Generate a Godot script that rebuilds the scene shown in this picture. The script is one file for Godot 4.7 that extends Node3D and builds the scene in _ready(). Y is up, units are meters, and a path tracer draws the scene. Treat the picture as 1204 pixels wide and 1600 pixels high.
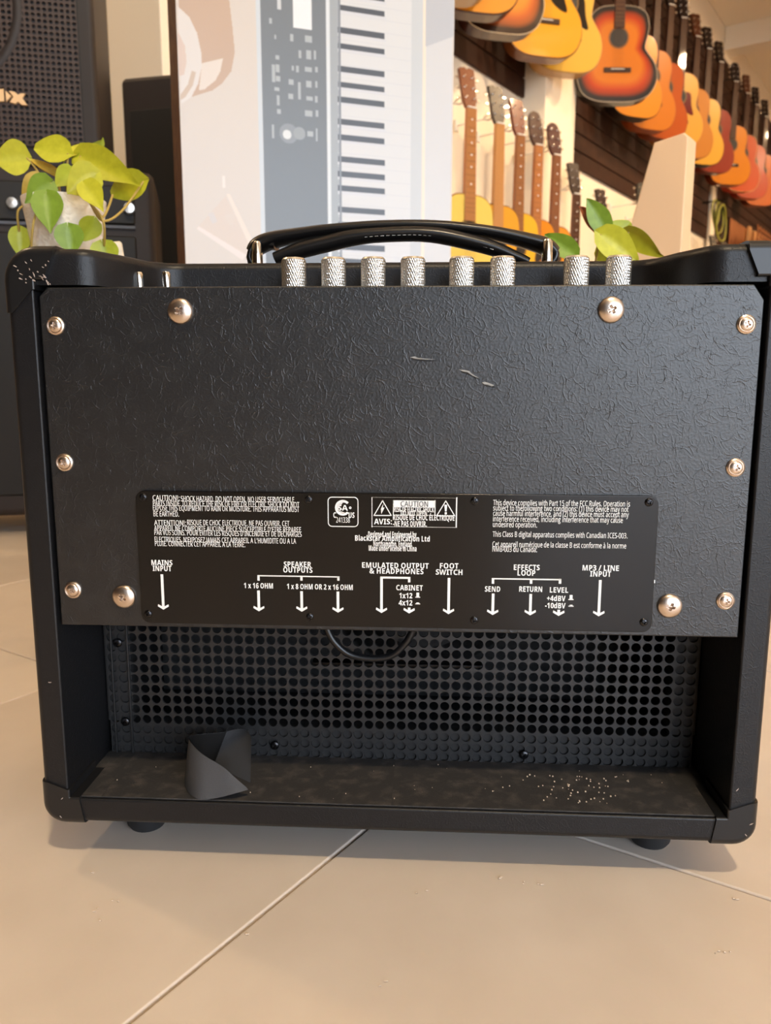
extends Node3D

const CAM := Vector3(0.0241, 0.3331, 0.4989)
const EXPOSURE := 1.06
const SKY_ENERGY := 7.6
const LAMP_ENERGY := 0.42
const KEY_ENERGY := 1.08
const NEAR_WHITE := Color(1.0, 0.90, 0.74)
const TRACK_ENERGY := 0.45
const WARM := Color(1.0, 0.86, 0.68)
const ROOM_TURN := 0.5585            # the shop stands at 32 degrees to the amplifier
const CEILING := 3.46

const TEXTS := [["CAUTION!:", 2, -0.15293, -0.13545, 0.25618, 0.00273], ["SHOCK HAZARD. DO NOT OPEN. NO USER SERVICEABLE", 2, -0.13465, -0.06187, 0.25582, 0.00223], ["PARTS INSIDE. TO REDUCE THE RISK OF FIRE OR ELECTRIC SHOCK DO NOT", 2, -0.15292, -0.05871, 0.25262, 0.00224], ["EXPOSE THIS EQUIPMENT TO RAIN OR MOISTURE. THIS APPARATUS MUST", 2, -0.15308, -0.0588, 0.24923, 0.00224], ["BE EARTHED.", 2, -0.15289, -0.13638, 0.24582, 0.00225], ["ATTENTION!:", 2, -0.15275, -0.13197, 0.24002, 0.00276], ["RISQUE DE CHOC ELECTRIQUE. NE PAS OUVRIR. CET", 2, -0.13115, -0.06523, 0.24001, 0.00225], ["APPAREIL NE COMPORTE AUCUNE PIECE SUSCEPTIBLE D'ETRE REPAREE", 2, -0.15294, -0.05782, 0.23651, 0.00226], ["PAR VOS SOINS. POUR EVITER LES RISQUES D'INCENDIE ET DE DECHARGES", 2, -0.15289, -0.05747, 0.23322, 0.00227], ["ELECTRIQUES, N'EXPOSEZ JAMAIS CET APPAREIL A L'HUMIDITE OU A LA", 2, -0.15298, -0.06114, 0.22964, 0.00227], ["PLUIE. CONNECTER CET APPAREIL A LA TERRE.", 2, -0.15291, -0.094, 0.2264, 0.00228], ["MAINS", 1, -0.15582, -0.14204, 0.21371, 0.00383], ["INPUT", 1, -0.15516, -0.14284, 0.20988, 0.00384], ["SPEAKER", 1, -0.06933, -0.05164, 0.21394, 0.00379], ["OUTPUTS", 1, -0.06974, -0.05086, 0.21023, 0.0038], ["1 x 16 OHM", 1, -0.09561, -0.07669, 0.19957, 0.00316], ["1 x 8 OHM OR 2 x 16 OHM", 1, -0.06759, -0.02494, 0.19947, 0.00315], ["SA", 1, -0.03416, -0.02787, 0.251, 0.00328], ["C", 1, -0.03704, -0.03521, 0.24631, 0.00189], ["US", 1, -0.02729, -0.02364, 0.24635, 0.00189], ["241338", 2, -0.03528, -0.02658, 0.2432, 0.00198], ["RISK OF ELECTRIC SHOCK", 1, 0.00147, 0.02641, 0.25051, 0.00171], ["DO NOT OPEN", 1, 0.00567, 0.02203, 0.24814, 0.00172], ["AVIS:", 1, -0.0112, 8e-05, 0.24247, 0.00337], ["RISQUE DE CHOC ÉLECTRIQUE", 1, 0.00073, 0.03936, 0.24372, 0.00189], ["-NE PAS OUVRIR.", 1, 0.00073, 0.0221, 0.2412, 0.00189], ["Designed and Engineered by", 1, -0.01499, 0.01563, 0.23535, 0.00182], ["Blackstar Amplification Ltd", 1, -0.02334, 0.024, 0.2323, 0.00265], ["Northampton, England", 1, -0.0117, 0.01256, 0.2292, 0.00182], ["Made under license in China", 1, -0.01464, 0.0157, 0.2263, 0.00183], ["EMULATED OUTPUT", 1, -0.01896, 0.02351, 0.21413, 0.0036], ["& HEADPHONES", 1, -0.01418, 0.02026, 0.21042, 0.00361], ["CABINET", 1, 0.00295, 0.01987, 0.19967, 0.00321], ["1x12", 1, 0.0049, 0.01329, 0.19478, 0.00279], ["4x12", 1, 0.00455, 0.01333, 0.19003, 0.0028], ["FOOT", 1, 0.03061, 0.04234, 0.2144, 0.00367], ["SWITCH", 1, 0.0281, 0.04495, 0.21031, 0.00368], ["This device complies with Part 15 of the FCC Rules. Operation is", 2, 0.06327, 0.14731, 0.25618, 0.00226], ["subject to thefollowing two conditions: (1) this device may not", 2, 0.06336, 0.14655, 0.2528, 0.00227], ["cause harmful interference, and (2) this device must accept any", 2, 0.06344, 0.14692, 0.24945, 0.00227], ["interference received, including interference that may cause", 2, 0.06344, 0.14347, 0.24592, 0.00228], ["undesired operation.", 2, 0.06344, 0.09084, 0.24228, 0.00228], ["This Class B digital apparatus complies with Canadian ICES-003.", 2, 0.06344, 0.14686, 0.23607, 0.00229], ["Cet appareil numérique de la classe B est conforme à la norme", 2, 0.06347, 0.14636, 0.22966, 0.0023], ["NMB-003 du Canada.", 2, 0.0635, 0.09136, 0.22649, 0.00231], ["EFFECTS", 1, 0.0772, 0.09337, 0.21414, 0.00365], ["LOOP", 1, 0.07963, 0.09081, 0.21053, 0.00365], ["SEND", 1, 0.05936, 0.06901, 0.19972, 0.0031], ["RETURN", 1, 0.08098, 0.09544, 0.20004, 0.00309], ["LEVEL", 1, 0.10023, 0.11172, 0.1998, 0.00309], ["+4dBV", 1, 0.0986, 0.11023, 0.1948, 0.00285], ["-10dBV", 1, 0.0976, 0.11041, 0.19005, 0.00286], ["MP3 / LINE", 1, 0.12005, 0.14262, 0.21447, 0.00371], ["INPUT", 1, 0.12494, 0.1379, 0.21064, 0.00372]]
const TEXTS_DARK := [["CAUTION", 2, 0.00564, 0.02269, 0.25397, 0.00291]]
const BARS := [[-0.0867, 0.20564, -0.03343, 0.2064], [-0.08672, 0.20273, -0.08521, 0.20559], [-0.05887, 0.20318, -0.05734, 0.20603], [-0.03499, 0.20357, -0.03345, 0.20641], [-0.00726, 0.20544, 0.01195, 0.20673], [0.0104, 0.20317, 0.01197, 0.2063], [0.06352, 0.20602, 0.10716, 0.2069], [0.06353, 0.20313, 0.06514, 0.20632], [0.08749, 0.20352, 0.08911, 0.2067], [0.10561, 0.20382, 0.10725, 0.207], [0.01582, 0.19336, 0.01764, 0.1965], [0.01518, 0.19316, 0.0183, 0.19374], [0.01587, 0.18891, 0.01768, 0.18994], [0.01522, 0.18876, 0.01834, 0.18934], [0.1128, 0.1936, 0.11465, 0.19662], [0.11211, 0.19332, 0.11534, 0.19397], [0.11306, 0.18911, 0.11483, 0.19021], [0.11228, 0.18892, 0.11552, 0.18957], [-0.0128, 0.25793, 0.04061, 0.25788], [-0.01283, 0.23931, 0.04092, 0.23914], [-0.0128, 0.23865, -0.01234, 0.25788], [0.04013, 0.23931, 0.04092, 0.25841], [0.00069, 0.25597, 0.02727, 0.25619], [0.00072, 0.24675, 0.02738, 0.24693], [0.00069, 0.24645, 0.0012, 0.25619], [0.02679, 0.24675, 0.02738, 0.25646], [0.00069, 0.25183, 0.02732, 0.25619]]
const ARROWS := [[-0.14934, 0.20597, 0.18221], [-0.08622, 0.19616, 0.18226], [-0.05815, 0.19612, 0.18249], [-0.0346, 0.19631, 0.18233], [-0.00648, 0.20666, 0.1826], [0.01131, 0.18646, 0.18263], [0.03652, 0.20651, 0.18268], [0.06465, 0.1967, 0.18258], [0.08838, 0.19686, 0.18281], [0.10632, 0.18681, 0.18273], [0.13146, 0.20666, 0.183]]
const TRIS := [[[-0.00587, 0.25583], [-0.01128, 0.2463], [-0.00041, 0.24643]], [[0.03378, 0.25608], [0.02815, 0.24647], [0.03948, 0.2466]]]
const CSA := [-0.04034, 0.25776, -0.0214, 0.23899]
const CSAC := [-0.03099, 0.25104]
const BOLT := [[-0.00523, 0.25405], [-0.00704, 0.25036], [-0.00583, 0.25037], [-0.00663, 0.2473], [-0.00462, 0.25141], [-0.00583, 0.25139]]
const EXCL := [[0.03378, 0.25365], [0.03384, 0.24938], [0.03385, 0.24816]]
const PSCREWS := [[-0.15925, 0.2564], [-0.05275, 0.256], [0.05175, 0.25619], [0.15878, 0.25646], [-0.15967, 0.17908], [-0.05305, 0.17915], [0.05297, 0.17904], [0.15976, 0.17966]]
const WHITEDOT := [0.16514, 0.20558]
const TEAR := [[[0.01061, 0.34437], [0.01373, 0.34495], [0.01569, 0.34418], [0.01999, 0.3436], [0.02663, 0.34322], [0.02039, 0.34295], [0.01609, 0.34322], [0.01374, 0.3436]], [[0.04036, 0.33708], [0.04426, 0.3367], [0.04699, 0.33613], [0.04858, 0.33459], [0.05291, 0.3319], [0.04899, 0.33324], [0.04584, 0.33536], [0.04271, 0.33593]], [[0.05453, 0.3292], [0.05646, 0.32978], [0.05881, 0.32902], [0.06234, 0.32767], [0.0608, 0.3269], [0.05806, 0.32786], [0.05611, 0.32805]]]
const KNOBS := [-0.06609, -0.04015, -0.01434, 0.01132, 0.04259, 0.06876, 0.11542, 0.14198]
const TOGGLES := [-0.16942, -0.15087]
const HANDLE_A := [[-0.11105, 0.42387, 0.00495], [-0.10655, 0.42892, 0.00594], [-0.09627, 0.43299, 0.00594], [-0.07448, 0.43694, 0.00495], [-0.05043, 0.43995, 0.00446], [-0.01226, 0.44236, 0.00421], [0.02562, 0.44203, 0.00421], [0.06333, 0.43765, 0.0047], [0.09158, 0.43156, 0.00545], [0.10668, 0.42693, 0.00594], [0.11339, 0.4219, 0.00495]]
const HANDLE_B := [[-0.09261, 0.41893, 0.00441], [-0.07338, 0.42473, 0.00588], [-0.05382, 0.42912, 0.00588], [-0.03817, 0.43262, 0.00588], [-0.0226, 0.43453, 0.00539], [-0.0024, 0.43549, 0.00539], [0.01633, 0.43534, 0.00539], [0.03502, 0.43295, 0.00564], [0.06398, 0.42601, 0.00539], [0.08177, 0.41961, 0.00441], [0.09349, 0.41504, 0.00343]]
const HPOST := [[-0.10429, 0.42197], [0.10592, 0.42195]]
const CABLE := [[-0.05012, 0.15774, -0.05], [-0.04469, 0.14588, -0.05], [-0.0332, 0.13554, -0.05], [-0.01702, 0.13252, -0.05], [-0.00226, 0.13526, -0.05], [0.00781, 0.14506, -0.05], [0.01278, 0.15422, -0.05]]
const TAPE_U := [[-0.1, 0.05351, -0.006], [-0.10798, 0.06184, -0.005], [-0.11574, 0.06913, -0.005], [-0.13056, 0.07658, -0.008], [-0.14158, 0.08134, -0.017], [-0.14466, 0.07894, -0.03], [-0.14, 0.07397, -0.044], [-0.12878, 0.07248, -0.05], [-0.11862, 0.07528, -0.05], [-0.1095, 0.07738, -0.046], [-0.10301, 0.0763, -0.036]]
const TAPE_L := [[-0.09846, 0.05268, -0.005], [-0.1073, 0.05176, -0.001], [-0.11955, 0.04861, -0.0], [-0.13257, 0.04486, 0.0], [-0.14494, 0.04331, -0.014], [-0.1506, 0.04311, -0.034], [-0.14519, 0.04299, -0.048], [-0.13758, 0.04321, -0.052], [-0.12961, 0.04503, -0.046], [-0.12125, 0.04744, -0.038], [-0.10156, 0.04707, -0.024]]
const LEAVES_L := [[-0.39457, 0.5838, -0.45109, -0.43587, 0.5954, -0.45109, 0.0274, 20, 1], [-0.38579, 0.59711, -0.48109, -0.40077, 0.58111, -0.45109, 0.0152, 60, 1], [-0.39625, 0.56916, -0.47109, -0.36105, 0.61164, -0.48109, 0.0228, 35, 2], [-0.38401, 0.58345, -0.46109, -0.30945, 0.55452, -0.43109, 0.0304, -15, 1], [-0.30795, 0.55363, -0.45109, -0.35302, 0.54372, -0.46109, 0.0274, 10, 1], [-0.44309, 0.57958, -0.45109, -0.47707, 0.57818, -0.44109, 0.0319, 10, 1], [-0.41286, 0.56134, -0.46109, -0.44208, 0.58304, -0.45109, 0.0152, 55, 3], [-0.40391, 0.54517, -0.42109, -0.4232, 0.52356, -0.40109, 0.0258, 0, 0], [-0.42806, 0.5578, -0.45109, -0.44729, 0.53625, -0.44109, 0.0198, 10, 3], [-0.39904, 0.52865, -0.40109, -0.39326, 0.4913, -0.39109, 0.0274, 5, 0], [-0.34259, 0.54921, -0.40109, -0.37202, 0.53084, -0.39109, 0.0304, 10, 1], [-0.35114, 0.53651, -0.39109, -0.32944, 0.5113, -0.38109, 0.0213, -10, 1], [-0.3906, 0.56433, -0.45109, -0.40273, 0.54604, -0.43109, 0.0198, 15, 2], [-0.36865, 0.49133, -0.38109, -0.36629, 0.46281, -0.38109, 0.0251, 0, 0], [-0.34418, 0.50019, -0.39109, -0.35899, 0.47965, -0.39109, 0.0213, -20, 2], [-0.44805, 0.49801, -0.43109, -0.44882, 0.46847, -0.43109, 0.0198, 0, 2], [-0.33974, 0.47706, -0.40109, -0.3341, 0.4498, -0.40109, 0.0251, 0, 2]]
const STEMS_L := [[[-0.40654, 0.52948, -0.45109], [-0.39457, 0.5838, -0.45109]], [[-0.40654, 0.52948, -0.45109], [-0.38579, 0.59711, -0.48109]], [[-0.40654, 0.52948, -0.45109], [-0.39625, 0.56916, -0.47109]], [[-0.40654, 0.52948, -0.45109], [-0.38401, 0.58345, -0.46109]], [[-0.40654, 0.52948, -0.45109], [-0.44309, 0.57958, -0.45109]], [[-0.40654, 0.52948, -0.45109], [-0.41286, 0.56134, -0.46109]], [[-0.40654, 0.52948, -0.45109], [-0.40391, 0.54517, -0.42109]], [[-0.40654, 0.52948, -0.45109], [-0.34259, 0.54921, -0.40109]], [[-0.40654, 0.52948, -0.45109], [-0.3906, 0.56433, -0.45109]]]
const STEMS_L2 := [[[-0.35985, 0.52431, -0.42109], [-0.33432, 0.49878, -0.39109], [-0.32387, 0.51441, -0.42109], [-0.30802, 0.55224, -0.45109]], [[-0.35985, 0.52431, -0.42109], [-0.33412, 0.50209, -0.39109], [-0.33701, 0.53367, -0.43109]], [[-0.35985, 0.52431, -0.42109], [-0.32959, 0.49691, -0.38109], [-0.33773, 0.47433, -0.40109]], [[-0.43544, 0.52573, -0.43109], [-0.44296, 0.51555, -0.42109], [-0.44826, 0.49521, -0.43109]], [[-0.41408, 0.51876, -0.41109], [-0.41154, 0.49613, -0.39109], [-0.42177, 0.46539, -0.40109]]]
const LEAVES_R := [[0.2164, 0.49455, -0.45109, 0.19486, 0.53366, -0.45109, 0.0205, 10, 0], [0.21347, 0.4949, -0.46109, 0.18919, 0.52692, -0.46109, 0.0144, 20, 4], [0.22815, 0.48805, -0.47109, 0.2494, 0.51029, -0.47109, 0.0243, 0, 2], [0.20571, 0.4855, -0.42109, 0.24963, 0.45842, -0.42109, 0.0274, -10, 1], [0.24193, 0.49297, -0.45109, 0.27529, 0.46573, -0.43109, 0.0198, 25, 1], [0.18004, 0.46569, -0.43109, 0.14749, 0.49409, -0.44109, 0.0198, 10, 0], [0.20894, 0.47379, -0.44109, 0.22803, 0.45718, -0.44109, 0.0182, 0, 2]]
const STEMS_R := [[[0.1992, 0.44962, -0.45109], [0.2164, 0.49455, -0.45109]], [[0.1992, 0.44962, -0.45109], [0.23032, 0.48804, -0.47109]], [[0.1992, 0.44962, -0.45109], [0.20571, 0.4855, -0.42109]], [[0.1992, 0.44962, -0.45109], [0.24331, 0.49365, -0.45109]], [[0.1992, 0.44962, -0.45109], [0.18004, 0.46569, -0.43109]]]
const POT := [-0.40251, 0.53296, -0.45109]
const RPOT := [0.20109, 0.4391, -0.45109]
const POTR := 0.0464
const BOXRECTS := [[69, 425, 5, 20, 214, 205, 198], [136, 90, 8, 1068, 190, 197, 204], [144, 79, 144, 1085, 104, 110, 116], [262, 72, 7, 1097, 205, 210, 214], [269, 70, 16, 1100, 150, 156, 162], [202, 79, 34, 87, 216, 220, 224], [174, 85, 7, 55, 190, 194, 198], [196, 177, 6, 12, 160, 166, 170], [223, 176, 13, 11, 160, 166, 170], [159, 156, 5, 9, 160, 166, 170], [168, 182, 3, 7, 160, 166, 170], [211, 202, 5, 13, 160, 166, 170], [225, 200, 9, 15, 160, 166, 170], [239, 199, 4, 15, 160, 166, 170], [169, 215, 7, 7, 160, 166, 170], [162, 231, 6, 29, 160, 166, 170], [169, 230, 7, 13, 160, 166, 170], [198, 229, 4, 8, 160, 166, 170], [206, 228, 5, 11, 160, 166, 170], [222, 228, 13, 8, 160, 166, 170], [241, 226, 5, 9, 160, 166, 170], [169, 249, 8, 9, 160, 166, 170], [192, 252, 9, 9, 160, 166, 170], [209, 255, 5, 29, 160, 166, 170], [224, 251, 10, 11, 160, 166, 170], [241, 250, 4, 11, 160, 166, 170], [166, 268, 9, 6, 160, 166, 170], [170, 281, 5, 17, 160, 166, 170], [191, 276, 9, 9, 160, 166, 170], [224, 277, 12, 7, 160, 166, 170], [240, 275, 5, 11, 160, 166, 170], [170, 304, 7, 8, 160, 166, 170], [221, 301, 14, 10, 160, 166, 170], [241, 299, 5, 11, 160, 166, 170], [160, 331, 4, 23, 160, 166, 170], [241, 330, 3, 22, 160, 166, 170], [225, 336, 11, 9, 160, 166, 170], [285, 59, 141, 1118, 200, 201, 203], [285, 73, 88, 9, 62, 66, 74], [285, 82, 91, 5, 196, 198, 204], [285, 92, 88, 10, 62, 66, 74], [285, 101, 91, 5, 196, 198, 204], [285, 117, 88, 9, 62, 66, 74], [285, 126, 91, 5, 196, 198, 204], [284, 154, 89, 10, 62, 66, 74], [284, 164, 92, 5, 196, 198, 204], [284, 181, 89, 9, 62, 66, 74], [284, 190, 92, 5, 196, 198, 204], [284, 219, 89, 10, 62, 66, 74], [284, 229, 92, 4, 196, 198, 204], [284, 246, 89, 9, 62, 66, 74], [284, 255, 92, 5, 196, 198, 204], [283, 271, 90, 10, 62, 66, 74], [283, 281, 93, 5, 196, 198, 204], [283, 309, 90, 10, 62, 66, 74], [283, 319, 93, 5, 196, 198, 204], [283, 336, 90, 10, 62, 66, 74], [283, 346, 93, 5, 196, 198, 204], [283, 374, 91, 10, 62, 66, 74], [282, 384, 94, 5, 196, 198, 204], [282, 400, 92, 10, 62, 66, 74], [282, 410, 94, 5, 196, 198, 204], [282, 425, 92, 10, 62, 66, 74], [282, 435, 94, 6, 196, 198, 204], [282, 463, 92, 10, 62, 66, 74], [282, 473, 94, 5, 196, 198, 204], [282, 490, 92, 10, 62, 66, 74], [281, 500, 95, 6, 196, 198, 204], [281, 529, 93, 11, 62, 66, 74], [281, 540, 95, 5, 196, 198, 204], [281, 556, 93, 11, 62, 66, 74], [281, 567, 95, 5, 196, 198, 204], [281, 583, 93, 11, 62, 66, 74], [281, 594, 95, 5, 196, 198, 204], [280, 623, 94, 11, 62, 66, 74], [280, 634, 97, 6, 196, 198, 204], [280, 651, 94, 11, 62, 66, 74], [280, 662, 97, 5, 196, 198, 204], [285, 69, 140, 1, 190, 192, 198], [285, 90, 140, 1, 190, 192, 198], [285, 111, 140, 1, 190, 192, 198], [285, 132, 141, 1, 190, 192, 198], [284, 153, 142, 1, 190, 192, 198], [284, 174, 142, 1, 190, 192, 198], [284, 195, 142, 1, 190, 192, 198], [284, 216, 142, 1, 190, 192, 198], [284, 238, 142, 1, 190, 192, 198], [284, 259, 143, 1, 190, 192, 198], [283, 281, 144, 1, 190, 192, 198], [283, 303, 144, 1, 190, 192, 198], [283, 324, 144, 1, 190, 192, 198], [283, 346, 144, 1, 190, 192, 198], [283, 368, 144, 1, 190, 192, 198], [282, 391, 146, 1, 190, 192, 198], [282, 413, 146, 1, 190, 192, 198], [282, 435, 146, 1, 190, 192, 198], [282, 458, 146, 1, 190, 192, 198], [282, 480, 146, 1, 190, 192, 198], [281, 503, 147, 1, 190, 192, 198], [281, 526, 148, 1, 190, 192, 198], [281, 549, 148, 1, 190, 192, 198], [281, 572, 148, 1, 190, 192, 198], [281, 595, 148, 1, 190, 192, 198], [280, 618, 149, 1, 190, 192, 198], [280, 642, 149, 1, 190, 192, 198], [280, 665, 150, 1, 190, 192, 198], [280, 689, 150, 1, 190, 192, 198], [280, 712, 150, 2, 190, 192, 198], [279, 736, 151, 1, 190, 192, 198], [279, 760, 151, 1, 190, 192, 198], [279, 784, 152, 2, 190, 192, 198], [285, 69, 4, 1102, 120, 126, 134], [426, 47, 23, 1138, 186, 190, 194], [449, 45, 6, 1141, 226, 208, 190], [455, 40, 54, 1149, 196, 196, 198]]
const BOXPOLYS := [[[[5, 90], [84, 79], [94, 178], [97, 218], [90, 250], [73, 272], [56, 285], [23, 298], [5, 300]], [182, 155, 133]], [[[3, 158], [21, 172], [33, 195], [39, 225], [39, 250], [32, 277], [20, 299], [4, 311]], [206, 200, 196]], [[[41, 243], [76, 231], [71, 252], [62, 268], [43, 284], [34, 287]], [208, 198, 189]], [[[23, 257], [29, 259], [23, 280], [10, 300], [2, 306], [3, 297], [16, 279]], [188, 168, 150]], [[[2, 199], [12, 218], [14, 243], [9, 264], [1, 268]], [200, 180, 168]], [[[21, 517], [74, 459], [120, 554], [108, 562]], [200, 186, 175]], [[[21, 517], [25, 513], [108, 558], [101, 567]], [214, 202, 196]], [[[76, 455], [81, 455], [125, 543], [122, 557]], [214, 200, 188]], [[[71, 492], [89, 487], [85, 508], [80, 508]], [200, 188, 178]], [[[42, 491], [51, 487], [57, 503], [49, 507]], [195, 188, 185]], [[[454, 23], [509, 15], [511, 141], [455, 166]], [176, 178, 184]]]
const DIAL := [190, 343, 17]
const DIAL2 := [210, 341, 11]
const BOXCORNER := [-0.39915, -0.90109]

var M := {}
var taken := {}
var cache := {}
var rng := RandomNumberGenerator.new()


func _ready() -> void:
	rng.seed = 71
	set_camera()
	set_light()
	make_materials()
	build_room()
	build_amplifier()
	build_tape()
	build_keyboard_carton()
	build_left_stack()
	build_plants()
	build_board()
	build_guitars()
	build_far_corner()
	build_small_things()


func set_camera() -> void:
	var cam := Camera3D.new()
	cam.name = "camera"
	add_child(cam)
	var lens := CameraAttributesPhysical.new()
	lens.frustum_focal_length = 18.75
	lens.frustum_focus_distance = 0.52
	lens.frustum_near = 0.05
	lens.frustum_far = 60.0
	lens.exposure_aperture = 9.0
	cam.attributes = lens
	cam.keep_aspect = Camera3D.KEEP_HEIGHT
	cam.fov = 65.2385
	cam.position = CAM
	cam.rotation_order = EULER_ORDER_YXZ
	cam.rotation_degrees = Vector3(-9.6454, 3.2410, 0.0873)
	cam.current = true


func set_light() -> void:
	var world := WorldEnvironment.new()
	world.name = "environment"
	var e := Environment.new()
	var sky := Sky.new()
	var air := ProceduralSkyMaterial.new()
	air.sky_top_color = Color(0.74, 0.85, 1.0)
	air.sky_horizon_color = Color(0.94, 0.97, 1.0)
	air.ground_horizon_color = Color(0.74, 0.75, 0.76)
	air.ground_bottom_color = Color(0.72, 0.72, 0.72)
	air.sky_curve = 0.3
	air.energy_multiplier = SKY_ENERGY
	sky.sky_material = air
	e.sky = sky
	e.background_mode = Environment.BG_SKY
	e.tonemap_mode = Environment.TONE_MAPPER_LINEAR
	e.tonemap_exposure = EXPOSURE
	e.sdfgi_enabled = true
	e.ssao_enabled = true
	e.ssil_enabled = true
	world.environment = e
	add_child(world)


# ---------------------------------------------------------------- shapes

class Geo:
	var v := PackedVector3Array()
	var n := PackedVector3Array()
	var t := PackedVector2Array()
	var c := PackedColorArray()
	var i := PackedInt32Array()

	func add(p: Vector3, nn: Vector3, uv := Vector2.ZERO) -> int:
		v.append(p)
		n.append(nn.normalized() if nn.length_squared() > 1e-12 else Vector3.UP)
		t.append(uv)
		return v.size() - 1

	func tri(a: int, b: int, d: int) -> void:
		var g := (v[d] - v[a]).cross(v[b] - v[a])
		if g.dot(n[a] + n[b] + n[d]) < 0.0:
			i.append_array([a, d, b])
		else:
			i.append_array([a, b, d])

	func quad(a: int, b: int, d: int, e: int) -> void:
		tri(a, b, d)
		tri(a, d, e)

	func mesh() -> ArrayMesh:
		var arr := []
		arr.resize(Mesh.ARRAY_MAX)
		arr[Mesh.ARRAY_VERTEX] = v
		arr[Mesh.ARRAY_NORMAL] = n
		arr[Mesh.ARRAY_TEX_UV] = t
		if c.size() == v.size() and c.size() > 0:
			arr[Mesh.ARRAY_COLOR] = c
		arr[Mesh.ARRAY_INDEX] = i
		var m := ArrayMesh.new()
		m.add_surface_from_arrays(Mesh.PRIMITIVE_TRIANGLES, arr)
		return m


func rbox_into(g: Geo, center: Vector3, size: Vector3, r: float, k := 2) -> void:
	var h := size * 0.5
	r = minf(r, minf(h.x, minf(h.y, h.z)) * 0.999)
	var core := h - Vector3.ONE * r
	var rows := []
	for half in 2:
		for a in k + 1:
			var lat := (-PI / 2 + PI / 2 * a / k) if half == 0 else (PI / 2 * a / k)
			var sy := -1.0 if half == 0 else 1.0
			var row := []
			for q in 4:
				var sx := 1.0 if q == 0 or q == 3 else -1.0
				var sz := 1.0 if q < 2 else -1.0
				for b in k + 1:
					var lon := PI / 2 * (q + float(b) / k)
					var nn := Vector3(cos(lat) * cos(lon), sin(lat), cos(lat) * sin(lon))
					row.append(g.add(center + Vector3(sx * core.x, sy * core.y, sz * core.z) + nn * r, nn))
			rows.append(row)
	for a in rows.size() - 1:
		var w: int = rows[a].size()
		for b in w:
			g.quad(rows[a][b], rows[a][(b + 1) % w], rows[a + 1][(b + 1) % w], rows[a + 1][b])
	for row in [rows[0], rows[rows.size() - 1]]:
		g.quad(row[0], row[k + 1], row[2 * (k + 1)], row[3 * (k + 1)])


func rbox(size: Vector3, r: float, k := 2, center := Vector3.ZERO) -> ArrayMesh:
	var g := Geo.new()
	rbox_into(g, center, size, r, k)
	return g.mesh()


func lathe_into(g: Geo, profile: Array, seg: int, at := Vector3.ZERO, basis := Basis.IDENTITY) -> void:
	for s in profile.size() - 1:
		var a: Vector2 = profile[s]
		var b: Vector2 = profile[s + 1]
		if a.is_equal_approx(b):
			continue
		var nrm := func(p: Vector2, q: Vector2) -> Vector2: return Vector2(q.y - p.y, p.x - q.x).normalized()
		var here: Vector2 = nrm.call(a, b)
		var na := here
		var nb := here
		if s > 0 and not (profile[s - 1] as Vector2).is_equal_approx(a):
			var before: Vector2 = nrm.call(profile[s - 1], a)
			if before.dot(here) > 0.75:
				na = (before + here).normalized()
		if s < profile.size() - 2:
			var after: Vector2 = nrm.call(b, profile[s + 2])
			if after.dot(here) > 0.75:
				nb = (after + here).normalized()
		var ra := []
		var rb := []
		for k in seg:
			var o := TAU * k / seg
			var d := Vector3(cos(o), 0, sin(o))
			ra.append(g.add(at + basis * (d * a.x + Vector3(0, a.y, 0)), basis * (d * na.x + Vector3(0, na.y, 0)), Vector2(float(k) / seg, 0)))
			rb.append(g.add(at + basis * (d * b.x + Vector3(0, b.y, 0)), basis * (d * nb.x + Vector3(0, nb.y, 0)), Vector2(float(k) / seg, 1)))
		for k in seg:
			var k2 := (k + 1) % seg
			if a.x < 1e-7:
				g.tri(ra[k], rb[k], rb[k2])
			elif b.x < 1e-7:
				g.tri(ra[k], ra[k2], rb[k])
			else:
				g.quad(ra[k], ra[k2], rb[k2], rb[k])


## profile runs from the bottom upwards with the outside on its right
func lathe(profile: Array, seg := 24, basis := Basis.IDENTITY) -> ArrayMesh:
	var g := Geo.new()
	lathe_into(g, profile, seg, Vector3.ZERO, basis)
	return g.mesh()


## tube along points; radii per point; squash gives the second half-width of the section relative to the first
func tube_into(g: Geo, pts: Array, radii: Array, seg := 10, side := Vector3.ZERO, squash := 1.0) -> void:
	var rings := []
	var ref := side
	for k in pts.size():
		var a: Vector3 = pts[maxi(k - 1, 0)]
		var b: Vector3 = pts[mini(k + 1, pts.size() - 1)]
		var d := (b - a).normalized()
		if ref == Vector3.ZERO:
			ref = d.cross(Vector3.UP if absf(d.y) < 0.9 else Vector3.RIGHT).normalized()
		var x := (ref - d * ref.dot(d)).normalized()
		if side == Vector3.ZERO:
			ref = x
		var y := d.cross(x)
		var r: float = radii[k] if k < radii.size() else radii[radii.size() - 1]
		var ring := []
		for s in seg:
			var o := TAU * s / seg
			var nn := x * cos(o) / squash + y * sin(o)
			ring.append(g.add(pts[k] + x * cos(o) * r * squash + y * sin(o) * r, nn))
		rings.append(ring)
	for k in rings.size() - 1:
		for s in seg:
			var s2 := (s + 1) % seg
			g.quad(rings[k][s], rings[k][s2], rings[k + 1][s2], rings[k + 1][s])
	for e in [0, rings.size() - 1]:
		var d2: Vector3 = (pts[0] - pts[1]) if e == 0 else (pts[e] - pts[e - 1])
		var mid := g.add(pts[e], d2)
		var cap := []
		for s in seg:
			cap.append(g.add(g.v[rings[e][s]], d2))
		for s in seg:
			g.tri(mid, cap[s], cap[(s + 1) % seg])


func tube(pts: Array, radius: float, seg := 10) -> ArrayMesh:
	var g := Geo.new()
	tube_into(g, pts, [radius], seg)
	return g.mesh()


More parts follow.
